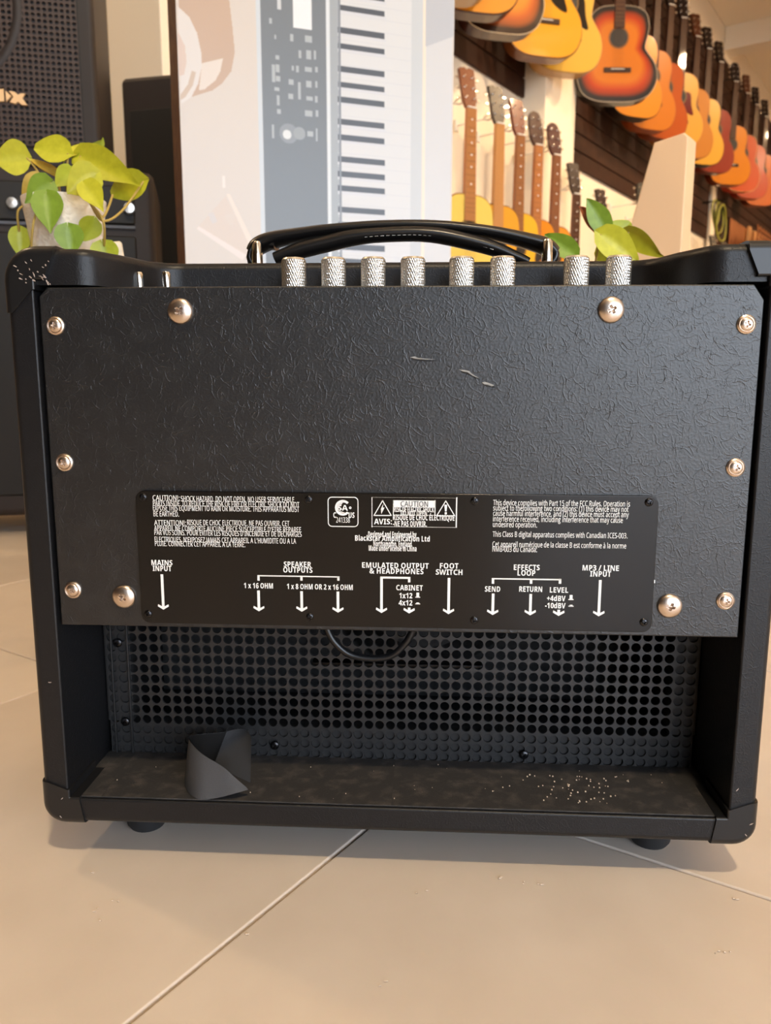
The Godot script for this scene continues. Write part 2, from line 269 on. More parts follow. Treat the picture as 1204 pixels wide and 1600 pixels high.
func smooth_path(pts: Array, steps: int) -> Array:
	var out := []
	for k in pts.size() - 1:
		var p0 = pts[maxi(k - 1, 0)]
		var p1 = pts[k]
		var p2 = pts[k + 1]
		var p3 = pts[mini(k + 2, pts.size() - 1)]
		for s in steps:
			var t := float(s) / steps
			out.append(0.5 * ((2.0 * p1) + (p2 - p0) * t + (2.0 * p0 - 5.0 * p1 + 4.0 * p2 - p3) * t * t + (3.0 * p1 - p0 - 3.0 * p2 + p3) * t * t * t))
	out.append(pts[pts.size() - 1])
	return out


## an outline in x and y, pulled along z; b1 rounds the edge at z1, b0 the edge at z0
func prism_into(g: Geo, outline: PackedVector2Array, z0: float, z1: float, b1 := 0.0, b0 := 0.0, k := 3) -> void:
	var poly := outline
	if Geometry2D.is_polygon_clockwise(poly):
		poly = poly.duplicate()
		poly.reverse()
	var cnt := poly.size()
	var en := []
	for a in cnt:
		var d: Vector2 = poly[(a + 1) % cnt] - poly[a]
		en.append(Vector2(d.y, -d.x).normalized())
	var miter := []
	for a in cnt:
		var n1: Vector2 = en[(a + cnt - 1) % cnt]
		var n2: Vector2 = en[a]
		miter.append((n1 + n2) / maxf(0.35, 1.0 + n1.dot(n2)))
	var levels := []   # inset, z, tilt of the normal
	if b0 > 0.0:
		for s in k + 1:
			var o := PI / 2 * s / k
			levels.append([b0 * (1.0 - sin(o)), z0 + b0 * (1.0 - cos(o)), -cos(o), sin(o)])
	else:
		levels.append([0.0, z0, 0.0, 1.0])
	if b1 > 0.0:
		for s in k + 1:
			var o := PI / 2 * s / k
			levels.append([b1 * (1.0 - cos(o)), z1 - b1 * (1.0 - sin(o)), sin(o), cos(o)])
	else:
		levels.append([0.0, z1, 0.0, 1.0])
	for a in cnt:
		var a2 := (a + 1) % cnt
		var na: Vector2 = en[a]
		var nb: Vector2 = en[a]
		if en[(a + cnt - 1) % cnt].dot(en[a]) > 0.8:
			na = (en[(a + cnt - 1) % cnt] + en[a]).normalized()
		if en[a2].dot(en[a]) > 0.8:
			nb = (en[a2] + en[a]).normalized()
		var before := []
		for l in levels:
			var pa: Vector2 = poly[a] - miter[a] * l[0]
			var pb: Vector2 = poly[a2] - miter[a2] * l[0]
			var ia := g.add(Vector3(pa.x, pa.y, l[1]), Vector3(na.x * l[3], na.y * l[3], l[2]), Vector2(pa.x, pa.y))
			var ib := g.add(Vector3(pb.x, pb.y, l[1]), Vector3(nb.x * l[3], nb.y * l[3], l[2]), Vector2(pb.x, pb.y))
			if before.size():
				g.quad(before[0], before[1], ib, ia)
			before = [ia, ib]
	for side in 2:
		var l: Array = levels[0] if side == 0 else levels[levels.size() - 1]
		var flat := PackedVector2Array()
		for a in cnt:
			flat.append(poly[a] - miter[a] * l[0])
		var faces := Geometry2D.triangulate_polygon(flat)
		var first := g.v.size()
		for p in flat:
			g.add(Vector3(p.x, p.y, l[1]), Vector3(0, 0, -1 if side == 0 else 1), p)
		for f in faces.size() / 3:
			g.tri(first + faces[f * 3], first + faces[f * 3 + 1], first + faces[f * 3 + 2])


func prism(outline: PackedVector2Array, z0: float, z1: float, b1 := 0.0, b0 := 0.0, k := 3) -> ArrayMesh:
	var g := Geo.new()
	prism_into(g, outline, z0, z1, b1, b0, k)
	return g.mesh()


func rounded_rect(x0: float, y0: float, x1: float, y1: float, r: float, k := 5) -> PackedVector2Array:
	var out := PackedVector2Array()
	for q in 4:
		var cx := x1 - r if q == 0 or q == 3 else x0 + r
		var cy := y1 - r if q < 2 else y0 + r
		for s in k + 1:
			var o := PI / 2 * (q + float(s) / k)
			out.append(Vector2(cx + r * cos(o), cy + r * sin(o)))
	return out


## a sheet with round holes on a square grid; cells holes across and down
func perforated(cols: int, rows: int, pitch: float, hole: float, thick: float, seg: int) -> ArrayMesh:
	var g := Geo.new()
	for cy in rows:
		for cx in cols:
			var o := Vector2((cx + 0.5 - cols * 0.5) * pitch, (cy + 0.5) * pitch)
			var outer := []
			var inner := []
			var wall_a := []
			var wall_b := []
			for s in seg:
				var a := TAU * s / seg
				var d := Vector2(cos(a), sin(a))
				var e := d * (pitch * 0.5 / maxf(absf(d.x), absf(d.y)))
				outer.append(g.add(Vector3(o.x + e.x, o.y + e.y, 0), Vector3.BACK))
				inner.append(g.add(Vector3(o.x + d.x * hole, o.y + d.y * hole, 0), Vector3.BACK))
				wall_a.append(g.add(Vector3(o.x + d.x * hole, o.y + d.y * hole, 0), Vector3(-d.x, -d.y, 0.6)))
				wall_b.append(g.add(Vector3(o.x + d.x * hole * 0.93, o.y + d.y * hole * 0.93, -thick), Vector3(-d.x, -d.y, 0)))
			for s in seg:
				var s2 := (s + 1) % seg
				g.quad(outer[s], outer[s2], inner[s2], inner[s])
				g.quad(wall_a[s], wall_a[s2], wall_b[s2], wall_b[s])
	return g.mesh()


# ---------------------------------------------------------------- scene tree

func numbered(called: String) -> String:
	var k: int = taken.get(called, 0)
	taken[called] = k + 1
	return called if k == 0 else "%s_%03d" % [called, k]


func tag(o: Node, label: String, category: String, group := "") -> void:
	o.set_meta("label", label)
	o.set_meta("category", category)
	if group:
		o.set_meta("group", group)


func thing(called: String, label: String, category: String, at := Vector3.ZERO, turn := 0.0, group := "") -> Node3D:
	var o := Node3D.new()
	o.name = numbered(called)
	add_child(o)
	o.position = at
	o.rotation.y = turn
	tag(o, label, category, group)
	return o


func part(called: String, mesh: Mesh, mat: Material, parent: Node, at := Vector3.ZERO, turn := Vector3.ZERO) -> MeshInstance3D:
	var o := MeshInstance3D.new()
	o.name = called
	o.mesh = mesh
	o.material_override = mat
	parent.add_child(o, true)
	o.position = at
	o.rotation = turn
	return o


func solo(called: String, mesh: Mesh, mat: Material, label: String, category: String, at := Vector3.ZERO, turn := Vector3.ZERO, group := "") -> MeshInstance3D:
	var o := part(numbered(called), mesh, mat, self, at, turn)
	tag(o, label, category, group)
	return o


func structure(called: String, mesh: Mesh, mat: Material, at := Vector3.ZERO, turn := Vector3.ZERO) -> MeshInstance3D:
	var o := part(called, mesh, mat, self, at, turn)
	o.set_meta("kind", "structure")
	return o


# ---------------------------------------------------------------- materials

func plain(color: Color, rough: float, metal := 0.0, spec := 0.5) -> StandardMaterial3D:
	var m := StandardMaterial3D.new()
	m.albedo_color = color
	m.roughness = rough
	m.metallic = metal
	m.metallic_specular = spec
	return m


func c8(r: float, g: float, b: float) -> Color:
	return Color(r / 255.0, g / 255.0, b / 255.0)


func noise_texture(frequency: float, low: Color, high: Color, seed_value: int, size := 512, kind := FastNoiseLite.TYPE_SIMPLEX_SMOOTH, octaves := 5) -> NoiseTexture2D:
	var f := FastNoiseLite.new()
	f.seed = seed_value
	f.noise_type = kind
	f.frequency = frequency
	f.fractal_octaves = octaves
	var ramp := Gradient.new()
	ramp.set_color(0, low)
	ramp.set_color(1, high)
	var t := NoiseTexture2D.new()
	t.width = size
	t.height = size
	t.seamless = true
	t.noise = f
	t.color_ramp = ramp
	return t


func tri_map(m: StandardMaterial3D, scale: float, world := false) -> void:
	m.uv1_triplanar = true
	m.uv1_world_triplanar = world
	m.uv1_scale = Vector3.ONE * scale


## creased leatherette relief: a fine grain with long wandering creases over it
func leather_relief(size: int, creases: int, seed_value: int) -> ImageTexture:
	var r := RandomNumberGenerator.new()
	r.seed = seed_value
	var f := FastNoiseLite.new()
	f.seed = seed_value
	f.frequency = 0.09
	f.fractal_octaves = 3
	var h := PackedFloat32Array()
	h.resize(size * size)
	var edge := size - 64
	for y in size:
		for x in size:
			h[y * size + x] = 0.42 + 0.10 * f.get_noise_2d(x, y) + 0.05 * r.randf()
	for k in creases:
		var p := Vector2(r.randf() * size, r.randf() * size)
		var a := r.randf() * TAU
		if r.randf() < 0.4:
			a = PI / 2 + r.randfn(0.0, 0.45)
		var steps := int(8.0 + 62.0 * pow(r.randf(), 2.0))
		var strength := r.randf_range(0.06, 0.26)
		var bend := r.randfn(0.0, 0.05)
		for s in steps:
			a += bend + r.randfn(0.0, 0.10)
			p += Vector2(cos(a), sin(a)) * 1.2
			var fade := strength * sin(PI * (s + 0.5) / steps)
			for dy in range(-2, 3):
				for dx in range(-2, 3):
					var q := Vector2i(posmod(int(p.x) + dx, size), posmod(int(p.y) + dy, size))
					var at := q.y * size + q.x
					h[at] = h[at] + fade * exp(-(dx * dx + dy * dy) * 0.9) * 0.6
	var im := Image.create_from_data(size, size, false, Image.FORMAT_RF, h.to_byte_array())
	return ImageTexture.create_from_image(im)


## colour with scattered fine specks and blotches of dust that have their own outline
func dusty(base: Color, dust: Color, specks: int, blotch: float, seed_value: int, size := 1024) -> ImageTexture:
	var r := RandomNumberGenerator.new()
	r.seed = seed_value
	var f := FastNoiseLite.new()
	f.seed = seed_value
	f.frequency = 0.011
	f.fractal_octaves = 5
	var fine := FastNoiseLite.new()
	fine.seed = seed_value + 5
	fine.frequency = 0.25
	fine.fractal_octaves = 2
	var im := Image.create(size, size, false, Image.FORMAT_RGB8)
	for y in size:
		for x in size:
			var w := clampf(f.get_noise_2d(x, y) * 1.6 + 0.1, 0.0, 1.0) * blotch
			w *= 0.55 + 0.9 * clampf(fine.get_noise_2d(x, y) + 0.3, 0.0, 1.0)
			im.set_pixel(x, y, base.lerp(dust, w))
	for k in specks:
		var p := Vector2i(r.randi_range(1, size - 3), r.randi_range(1, size - 3))
		var w := r.randf_range(0.05, 0.55)
		im.set_pixel(p.x, p.y, im.get_pixel(p.x, p.y).lerp(dust.lightened(0.3), w))
		if r.randf() < 0.4:
			im.set_pixel(p.x + 1, p.y, im.get_pixel(p.x + 1, p.y).lerp(dust.lightened(0.3), w * 0.6))
	return ImageTexture.create_from_image(im)


func make_materials() -> void:
	var relief := leather_relief(1024, 5200, 11)
	var v := plain(Color.WHITE, 0.39, 0.0, 0.60)
	v.albedo_texture = dusty(c8(21, 22, 24), c8(92, 88, 84), 2600, 0.16, 21)
	v.heightmap_enabled = true
	v.heightmap_texture = relief
	v.heightmap_scale = 0.05
	tri_map(v, 4.6)
	M.vinyl = v
	var vs := v.duplicate()            # the covering of the cabinet, a finer and flatter grain
	vs.heightmap_scale = 0.03
	vs.roughness = 0.40
	vs.metallic_specular = 0.42
	vs.albedo_texture = dusty(c8(22, 22, 24), c8(80, 76, 72), 1500, 0.06, 22)
	vs.uv1_scale = Vector3.ONE * 6.0
	M.vinyl_side = vs
	var dust := plain(Color.WHITE, 0.75)
	dust.albedo_texture = dusty(c8(42, 40, 39), c8(112, 100, 92), 7000, 0.42, 34)
	dust.heightmap_enabled = true
	dust.heightmap_texture = relief
	dust.heightmap_scale = 0.03
	tri_map(dust, 5.0)
	M.dusty_vinyl = dust
	M.cap = plain(c8(25, 25, 26), 0.34, 0.0, 0.48)
	M.plate = plain(c8(18, 17, 17), 0.16, 0.0, 0.42)
	M.print_white = plain(c8(236, 235, 232), 0.6)
	M.print_dark = plain(c8(24, 24, 24), 0.5)
	M.nickel = plain(c8(222, 205, 190), 0.30, 1.0)
	M.chrome = plain(c8(232, 228, 222), 0.14, 1.0)
	M.knob = plain(c8(225, 222, 216), 0.34, 1.0)
	M.black_screw = plain(c8(60, 60, 62), 0.28, 1.0)
	M.grille = plain(c8(36, 36, 37), 0.42)
	M.black = plain(c8(22, 21, 21), 0.6)
	M.inner_black = plain(c8(26, 26, 27), 0.7)
	M.handle = plain(c8(24, 23, 23), 0.28)
	M.rubber = plain(c8(30, 30, 31), 0.7)
	M.thread = plain(c8(190, 186, 178), 0.8)
	M.cable = plain(c8(20, 20, 21), 0.32)
	M.scuff = plain(c8(172, 156, 146), 0.85)
	M.tear = plain(c8(150, 150, 148), 0.8)
	var tape := plain(c8(62, 62, 64), 0.8)
	tape.heightmap_enabled = true
	tape.heightmap_texture = noise_texture(0.2, Color.BLACK, Color.WHITE, 5, 256)
	tape.heightmap_scale = 0.03
	tri_map(tape, 30.0)
	M.tape = tape
	M.hollow_shade = plain(c8(18, 17, 17), 0.5)  # darker tape colour standing in for shade inside the loop
	# floor
	for k in 3:
		var tile := plain(Color.WHITE, 0.36, 0.0, 0.5)
		var tone := 4.0 * k
		tile.albedo_texture = noise_texture(0.012, c8(206 + tone, 191 + tone, 176 + tone), c8(216 + tone, 202 + tone, 188 + tone), 40 + k, 512)
		tri_map(tile, 1.3, true)
		M["tile_%d" % k] = tile
	M.grout = plain(c8(176, 160, 142), 0.9)
	M.crumb = plain(c8(206, 186, 164), 0.9)
	# room
	var paint := plain(Color.WHITE, 0.85)
	paint.albedo_texture = noise_texture(0.02, c8(232, 214, 188), c8(240, 224, 200), 60, 256)
	tri_map(paint, 1.0, true)
	M.wall = paint
	M.dark_wall = plain(c8(44, 38, 35), 0.7)
	M.brown_wall = plain(c8(92, 74, 60), 0.8)
	M.white_wall = plain(c8(240, 228, 208), 0.8)
	M.ceiling = plain(c8(250, 238, 218), 0.9)
	var slat := plain(Color.WHITE, 0.6, 0.0, 0.25)
	slat.albedo_texture = noise_texture(0.02, c8(44, 25, 18), c8(64, 37, 25), 61, 512)
	tri_map(slat, 1.0, true)
	M.slat = slat
	M.dark_metal = plain(c8(36, 32, 30), 0.4, 0.8)
	var glow := plain(c8(255, 240, 214), 0.5)
	glow.emission_enabled = true
	glow.emission = c8(255, 226, 180)
	glow.emission_energy_multiplier = 4.0
	M.glow = glow
	M.string = plain(c8(120, 84, 50), 0.5, 0.6)
	M.wicker = plain(c8(150, 92, 50), 0.8)
	M.packet = plain(c8(206, 150, 92), 0.6)
	M.cord = plain(c8(150, 150, 50), 0.5)
	M.lamp_rim = plain(c8(230, 225, 215), 0.5)
	# plants
	for spec in [["leaf_0", 126, 156, 40], ["leaf_1", 206, 202, 44], ["leaf_2", 172, 182, 42], ["leaf_3", 204, 168, 48], ["leaf_4", 176, 84, 30]]:
		var leaf := plain(Color.WHITE, 0.42)
		var c := c8(spec[1], spec[2], spec[3])
		leaf.albedo_texture = noise_texture(0.02, c.darkened(0.13), c.lightened(0.06), 70, 256)
		tri_map(leaf, 14.0)
		leaf.backlight_enabled = true
		leaf.backlight = c.darkened(0.45)
		M[spec[0]] = leaf
	M.stem = plain(c8(176, 150, 74), 0.6)
	M.soil = plain(c8(58, 40, 28), 0.95)
	var bag := plain(Color.WHITE, 0.5)
	bag.albedo_texture = noise_texture(0.03, c8(226, 214, 194), c8(250, 245, 234), 80, 256)
	tri_map(bag, 9.0)
	bag.heightmap_enabled = true
	bag.heightmap_texture = noise_texture(0.015, Color.BLACK, Color.WHITE, 81, 256)
	bag.heightmap_scale = 0.5
	M.pot = bag
	M.board = plain(c8(228, 192, 152), 0.6)
	M.card = plain(c8(236, 222, 196), 0.7)
	# left stack
	M.cab = plain(c8(40, 32, 30), 0.6)
	M.cab_grille = plain(c8(62, 46, 40), 0.5)
	M.logo = plain(c8(236, 196, 146), 0.5)
	M.grey_stripe = plain(c8(84, 88, 98), 0.4)


# ---------------------------------------------------------------- the room

func wall_point(t: float, off: float, y := 0.0) -> Vector3:
	var u := Vector3(sin(ROOM_TURN), 0, -cos(ROOM_TURN))
	var n := Vector3(cos(ROOM_TURN), 0, sin(ROOM_TURN))
	return Vector3(1.01, y, -4.455) + u * t + n * off


## a wall from a to b; its inner face runs along that line and it is thick on the side of out
func wall_box(called: String, a: Vector3, b: Vector3, y0: float, y1: float, thick: float, mat: Material, out: Vector3) -> MeshInstance3D:
	var d := b - a
	d.y = 0
	var turn := atan2(-d.z, d.x)
	var side := Vector3(sin(turn), 0, cos(turn))
	var sgn := signf(side.dot(out))
	var mid := (a + b) * 0.5 + side * sgn * thick * 0.5
	mid.y = (y0 + y1) * 0.5
	return structure(called, rbox(Vector3(d.length(), y1 - y0, thick), 0.004, 1), mat, mid, Vector3(0, turn, 0))


func build_room() -> void:
	# floor: a slab with the tiles on it; the grid lies at 30 degrees
	var ft := Vector2(0.5236, 0.0)
	var slab := structure("floor", rbox(Vector3(16, 0.2, 16), 0.002, 1), M.grout, Vector3(0.5, -0.103, -2.6))
	var tile := rbox(Vector3(0.4432, 0.02, 0.4432), 0.0016, 2)
	var a := deg_to_rad(30.2)
	var u := Vector3(cos(a), 0, sin(a))
	var w := Vector3(-sin(a), 0, cos(a))
	var r := RandomNumberGenerator.new()
	r.seed = 5
	for row in range(-10, 7):
		for col in range(-8, 9):
			var at := u * (-0.0425 + (col + 0.5) * 0.445) + w * (-0.109 + (row + 0.5) * 0.445)
			at.y = -0.01 + r.randf_range(-0.0004, 0.0)
			var o := part("tile", tile, M["tile_%d" % r.randi_range(0, 2)], slab, at - slab.position, Vector3(0, -a, 0))
			o.rotation.z = 0.0
	# the wall with the guitars, its free end and the walls round the shop
	var away := -Vector3(cos(ROOM_TURN), 0, sin(ROOM_TURN))
	var along := Vector3(sin(ROOM_TURN), 0, -cos(ROOM_TURN))
	var gw := wall_box("wall_back", wall_point(-3.0, -0.25), wall_point(7.0, -0.25), 0.0, CEILING, 0.25, M.white_wall, away)
	var turn := gw.rotation.y
	# dark slat boards behind the upper row
	var slat_left := rbox(Vector3(2.25, 0.094, 0.02), 0.004, 1)
	var slat_right := rbox(Vector3(7.0, 0.094, 0.02), 0.004, 1)
	for k in 14:
		var y := 1.83 + k * 0.1
		var o1 := part("slat", slat_left, M.slat, gw)
		o1.global_transform = Transform3D(Basis(Vector3.UP, turn), wall_point(-1.60, -0.24, y))
	for k in 16:
		var y := 1.63 + k * 0.1
		var o2 := part("slat", slat_right, M.slat, gw)
		o2.global_transform = Transform3D(Basis(Vector3.UP, turn), wall_point(3.42, -0.24, y))
	var pillar := structure("trim_1", rbox(Vector3(0.40, CEILING, 0.14), 0.004, 1), M.white_wall)
	pillar.global_transform = Transform3D(Basis(Vector3.UP, turn), wall_point(-0.40, -0.18, CEILING * 0.5))
	var end := wall_point(-3.0, -0.25)
	wall_box("wall_left", end + away * 0.25, end + away * 3.2, 0.0, CEILING, 0.2, M.wall, along)
	wall_box("wall_alcove", Vector3(-6.0, 0, -3.4), Vector3(-0.95, 0, -3.4), 0.0, CEILING, 0.2, M.wall, Vector3(0, 0, -1))
	wall_box("wall_far", wall_point(6.8, -0.6), wall_point(6.8, 4.5), 0.0, CEILING, 0.2, M.wall, along)
	wall_box("wall_side", Vector3(-6.0, 0, -3.6), Vector3(-6.0, 0, 2.2), 0.0, CEILING, 0.2, M.brown_wall, Vector3(-1, 0, 0))
	wall_box("wall_right", Vector3(6.6, 0, -9.0), Vector3(6.6, 0, 2.4), 0.0, CEILING, 0.2, M.wall, Vector3(1, 0, 0))
	# the shop front behind the camera, open to the street on the right
	wall_box("wall_front", Vector3(-6.2, 0, 2.2), Vector3(0.32, 0, 2.2), 0.0, CEILING, 0.2, M.dark_wall, Vector3(0, 0, 1))
	wall_box("wall_front_end", Vector3(4.8, 0, 2.2), Vector3(6.8, 0, 2.2), 0.0, CEILING, 0.2, M.dark_wall, Vector3(0, 0, 1))
	wall_box("wall_front_head", Vector3(0.32, 0, 2.2), Vector3(4.8, 0, 2.2), 3.25, CEILING, 0.2, M.dark_wall, Vector3(0, 0, 1))
	# ceiling with beams along and across the guitar wall
	structure("ceiling", rbox(Vector3(18, 0.2, 18), 0.002, 1), M.ceiling, Vector3(0.5, CEILING + 0.1, -3.0))
	var n := 1
	for off in [0.95, 3.2]:
		n += 1
		var beam := structure("trim_%d" % n, rbox(Vector3(9.6, 0.28, 0.24), 0.004, 1), M.ceiling)
		beam.global_transform = Transform3D(Basis(Vector3.UP, turn), wall_point(1.9, off, CEILING - 0.14))
	for t in [-2.6, 1.1, 3.6, 6.0]:
		n += 1
		var cross := structure("trim_%d" % n, rbox(Vector3(0.22, 0.2, 4.9), 0.004, 1), M.ceiling)
		cross.global_transform = Transform3D(Basis(Vector3.UP, turn), wall_point(t, 2.2, CEILING - 0.1))
	# lamps
	var spots := []
	for t in [-1.9, -0.4, 0.9, 2.4, 4.4]:
		spots.append([wall_point(t, 1.95), TRACK_ENERGY, "track"])
	spots.append([Vector3(0.45, 0, 1.45), KEY_ENERGY, "near"])
	spots.append([Vector3(-2.6, 0, -1.3), LAMP_ENERGY * 1.2, "left"])
	spots.append([Vector3(2.8, 0, -1.2), LAMP_ENERGY * 0.25, "globe"])
	spots.append([wall_point(4.0, 3.0), LAMP_ENERGY * 1.1, "globe"])
	var words := ["white track spotlight at the near end of the guitar wall", "white track spotlight before the white wall pillar", "white track spotlight above the sunburst guitar", "white track spotlight beyond the sunburst guitar", "white track spotlight at the far end of the guitar wall", "round white downlight above and before the amplifier", "round white downlight above the stacked speaker cabinets", "added unseen white globe light over the open shop floor", "added unseen white globe light before the far guitars"]
	for k in spots.size():
		var p: Vector3 = spots[k][0]
		p.y = CEILING
		var track: bool = spots[k][2] == "track"
		if spots[k][2] == "globe":
			added_globe_lamp(p, spots[k][1], words[k])
			continue
		var lamp := thing("track_spotlight" if track else "ceiling_lamp", words[k], "ceiling lamp", p, turn if track else 0.0, "track spotlights on the ceiling" if track else "ceiling downlights")
		var l := SpotLight3D.new()
		l.name = "light"
		l.light_color = NEAR_WHITE if spots[k][2] == "near" else WARM
		l.light_energy = spots[k][1] * 8.0
		l.spot_range = 30.0
		l.spot_attenuation = 2.0
		l.shadow_enabled = true
		if track:
			# a can on a stem, tipped towards the guitars
			var tip := deg_to_rad(40.0)
			part("stem", tube([Vector3(0, 0, 0), Vector3(0, -0.16, 0)], 0.012, 10), M.lamp_rim, lamp)
			var can := part("can", lathe([Vector2(0.0, 0.16), Vector2(0.05, 0.16), Vector2(0.06, 0.14), Vector2(0.06, 0.0), Vector2(0.054, 0.0), Vector2(0.052, 0.03)], 28), M.lamp_rim, lamp, Vector3(0, -0.30, -0.06), Vector3(tip, 0, 0))
			part("glowing_disc", lathe([Vector2(0.0, 0.012), Vector2(0.052, 0.012), Vector2(0.052, 0.03)], 28), M.glow, can)
			l.light_size = 0.05
			l.spot_angle = 52.0
			l.spot_angle_attenuation = 0.8
			can.add_child(l, true)
			l.position = Vector3(0, -0.02, 0)
		else:
			part("rim", lathe([Vector2(0.105, -0.016), Vector2(0.12, -0.012), Vector2(0.12, 0.0)], 32), M.lamp_rim, lamp)
			part("glowing_disc", lathe([Vector2(0.0, -0.014), Vector2(0.105, -0.014), Vector2(0.105, -0.002)], 32), M.glow, lamp)
			l.light_size = 0.10
			l.spot_angle = 80.0
			l.spot_angle_attenuation = 0.6
			lamp.add_child(l, true)
			l.position = Vector3(0, -0.03, 0)
		l.rotation_degrees = Vector3(-90, 0, 0)


func added_globe_lamp(at: Vector3, energy: float, word: String) -> void:  # unseen lamp, added to brighten the ceiling and background
	var lamp := thing("added_globe_light", word, "ceiling lamp", at, 0.0, "added unseen globe lights")
	part("rod", tube([Vector3(0, 0, 0), Vector3(0, -0.36, 0)], 0.008, 8), M.lamp_rim, lamp)
	var ball := SphereMesh.new()
	ball.radius = 0.12
	ball.height = 0.24
	part("glowing_globe", ball, M.glow, lamp, Vector3(0, -0.46, 0))
	part("cap", lathe([Vector2(0.0, -0.37), Vector2(0.05, -0.36), Vector2(0.045, -0.33), Vector2(0.0, -0.32)], 20), M.lamp_rim, lamp)
	var l := OmniLight3D.new()
	l.name = "light"
	l.light_color = WARM
	l.light_energy = energy * 4.0
	l.light_size = 0.11
	l.omni_range = 30.0
	l.omni_attenuation = 2.0
	l.shadow_enabled = true
	lamp.add_child(l, true)
	l.position = Vector3(0, -0.46, 0)


# ---------------------------------------------------------------- the amplifier

func strip_into(g: Geo, outer: Array, inner: Array, normals: Array, z_front: float, z_back: float, r_out: float, r_in: float) -> void:
	var section := [[0, 0.0, z_back, 1.0, 0.0]]
	for s in 4:
		var o := PI / 2 * s / 3
		section.append([0, r_out * (1.0 - cos(o)), z_front - r_out * (1.0 - sin(o)), cos(o), sin(o)])
	for s in 3:
		var o := PI / 2 * (1.0 - s / 2.0)
		section.append([1, r_in * (1.0 - cos(o)), z_front - r_in * (1.0 - sin(o)), cos(o), sin(o)])
	section.append([1, 0.0, z_back, 1.0, 0.0])
	var rings := []
	for k in outer.size():
		var nn: Vector2 = normals[k]
		var ring := []
		for s in section:
			var base: Vector2 = outer[k] if s[0] == 0 else inner[k]
			var sgn := 1.0 if s[0] == 0 else -1.0
			var p: Vector2 = base - nn * sgn * float(s[1])
			ring.append(g.add(Vector3(p.x, p.y, s[2]), Vector3(nn.x * sgn * s[3], nn.y * sgn * s[3], s[4])))
		rings.append(ring)
	var w := section.size()
	for k in rings.size() - 1:
		for s in w - 1:
			g.quad(rings[k][s], rings[k][s + 1], rings[k + 1][s + 1], rings[k + 1][s])
	for e in [0, rings.size() - 1]:
		var other: int = 1 if e == 0 else rings.size() - 2
		var away: Vector3 = g.v[rings[e][0]] - g.v[rings[other][0]]
		var ids := []
		for s in w:
			ids.append(g.add(g.v[rings[e][s]], away))
		for s in range(1, w - 1):
			g.tri(ids[0], ids[s], ids[s + 1])


func corner_path(cx: float, cy: float, sx: float, sy: float, r: float, steps := 8) -> Array:
	# points of the outer arc round the corner whose arc centre is (cx, cy), from the upright side to the level side
	var out := []
	for s in steps + 1:
		var o := PI / 2 * s / steps
		out.append([Vector2(cx + sx * r * cos(o), cy + sy * r * sin(o)), Vector2(sx * cos(o), sy * sin(o))])
	return out


const AX := 0.24
const AB := 0.028
const AT := 0.4105
const AW := 0.018
const ADEPTH := 0.21


func screw_height(x: float, y: float, head: float, dome: float, cross: float) -> float:
	var r := minf(sqrt(x * x + y * y) / head, 1.0)
	var h := dome * (0.22 + 0.78 * sqrt(maxf(0.0, 1.0 - r * r)))
	var a := minf(absf(x), absf(y))
	var b := maxf(absf(x), absf(y))
	var inside := clampf((cross * 0.15 - a) / (cross * 0.06), 0.0, 1.0) * clampf((cross * 0.5 - b) / (cross * 0.10), 0.0, 1.0)
	return h - inside * dome * 0.75


## a domed head with a cross recess, as rings of points
func screw_mesh(head: float, dome: float, cross: float) -> ArrayMesh:
	var g := Geo.new()
	var seg := 72
	var radii := []
	for k in 15:
		radii.append(cross * 0.58 * k / 14)
	for k in range(1, 7):
		radii.append(lerpf(cross * 0.58, head, sin(PI / 2 * k / 6)))
	var rows := []
	var e := head * 0.02
	for r in radii:
		var row := []
		for s in seg:
			var o := TAU * s / seg
			var x: float = r * cos(o)
			var y: float = r * sin(o)
			var dx := (screw_height(x + e, y, head, dome, cross) - screw_height(x - e, y, head, dome, cross)) / (2.0 * e)
			var dy := (screw_height(x, y + e, head, dome, cross) - screw_height(x, y - e, head, dome, cross)) / (2.0 * e)
			row.append(g.add(Vector3(x, y, screw_height(x, y, head, dome, cross)), Vector3(-dx, -dy, 1.0)))
		rows.append(row)
	for k in rows.size() - 1:
		for s in seg:
			g.quad(rows[k][s], rows[k][(s + 1) % seg], rows[k + 1][(s + 1) % seg], rows[k + 1][s])
	lathe_into(g, [Vector2(head, -0.0004), Vector2(head, dome * 0.22)], 36, Vector3.ZERO, Basis(Vector3.RIGHT, PI / 2))
	return g.mesh()


## a thin ragged fleck lying on a surface that faces +z
func fleck(r: RandomNumberGenerator, long: float, wide: float) -> ArrayMesh:
	var o := PackedVector2Array()
	for k in 8:
		var a := TAU * k / 8
		o.append(Vector2(cos(a) * long * 0.5 * r.randf_range(0.6, 1.1), sin(a) * wide * 0.5 * r.randf_range(0.35, 1.3)))
	return prism(o, 0.0, 0.0003)


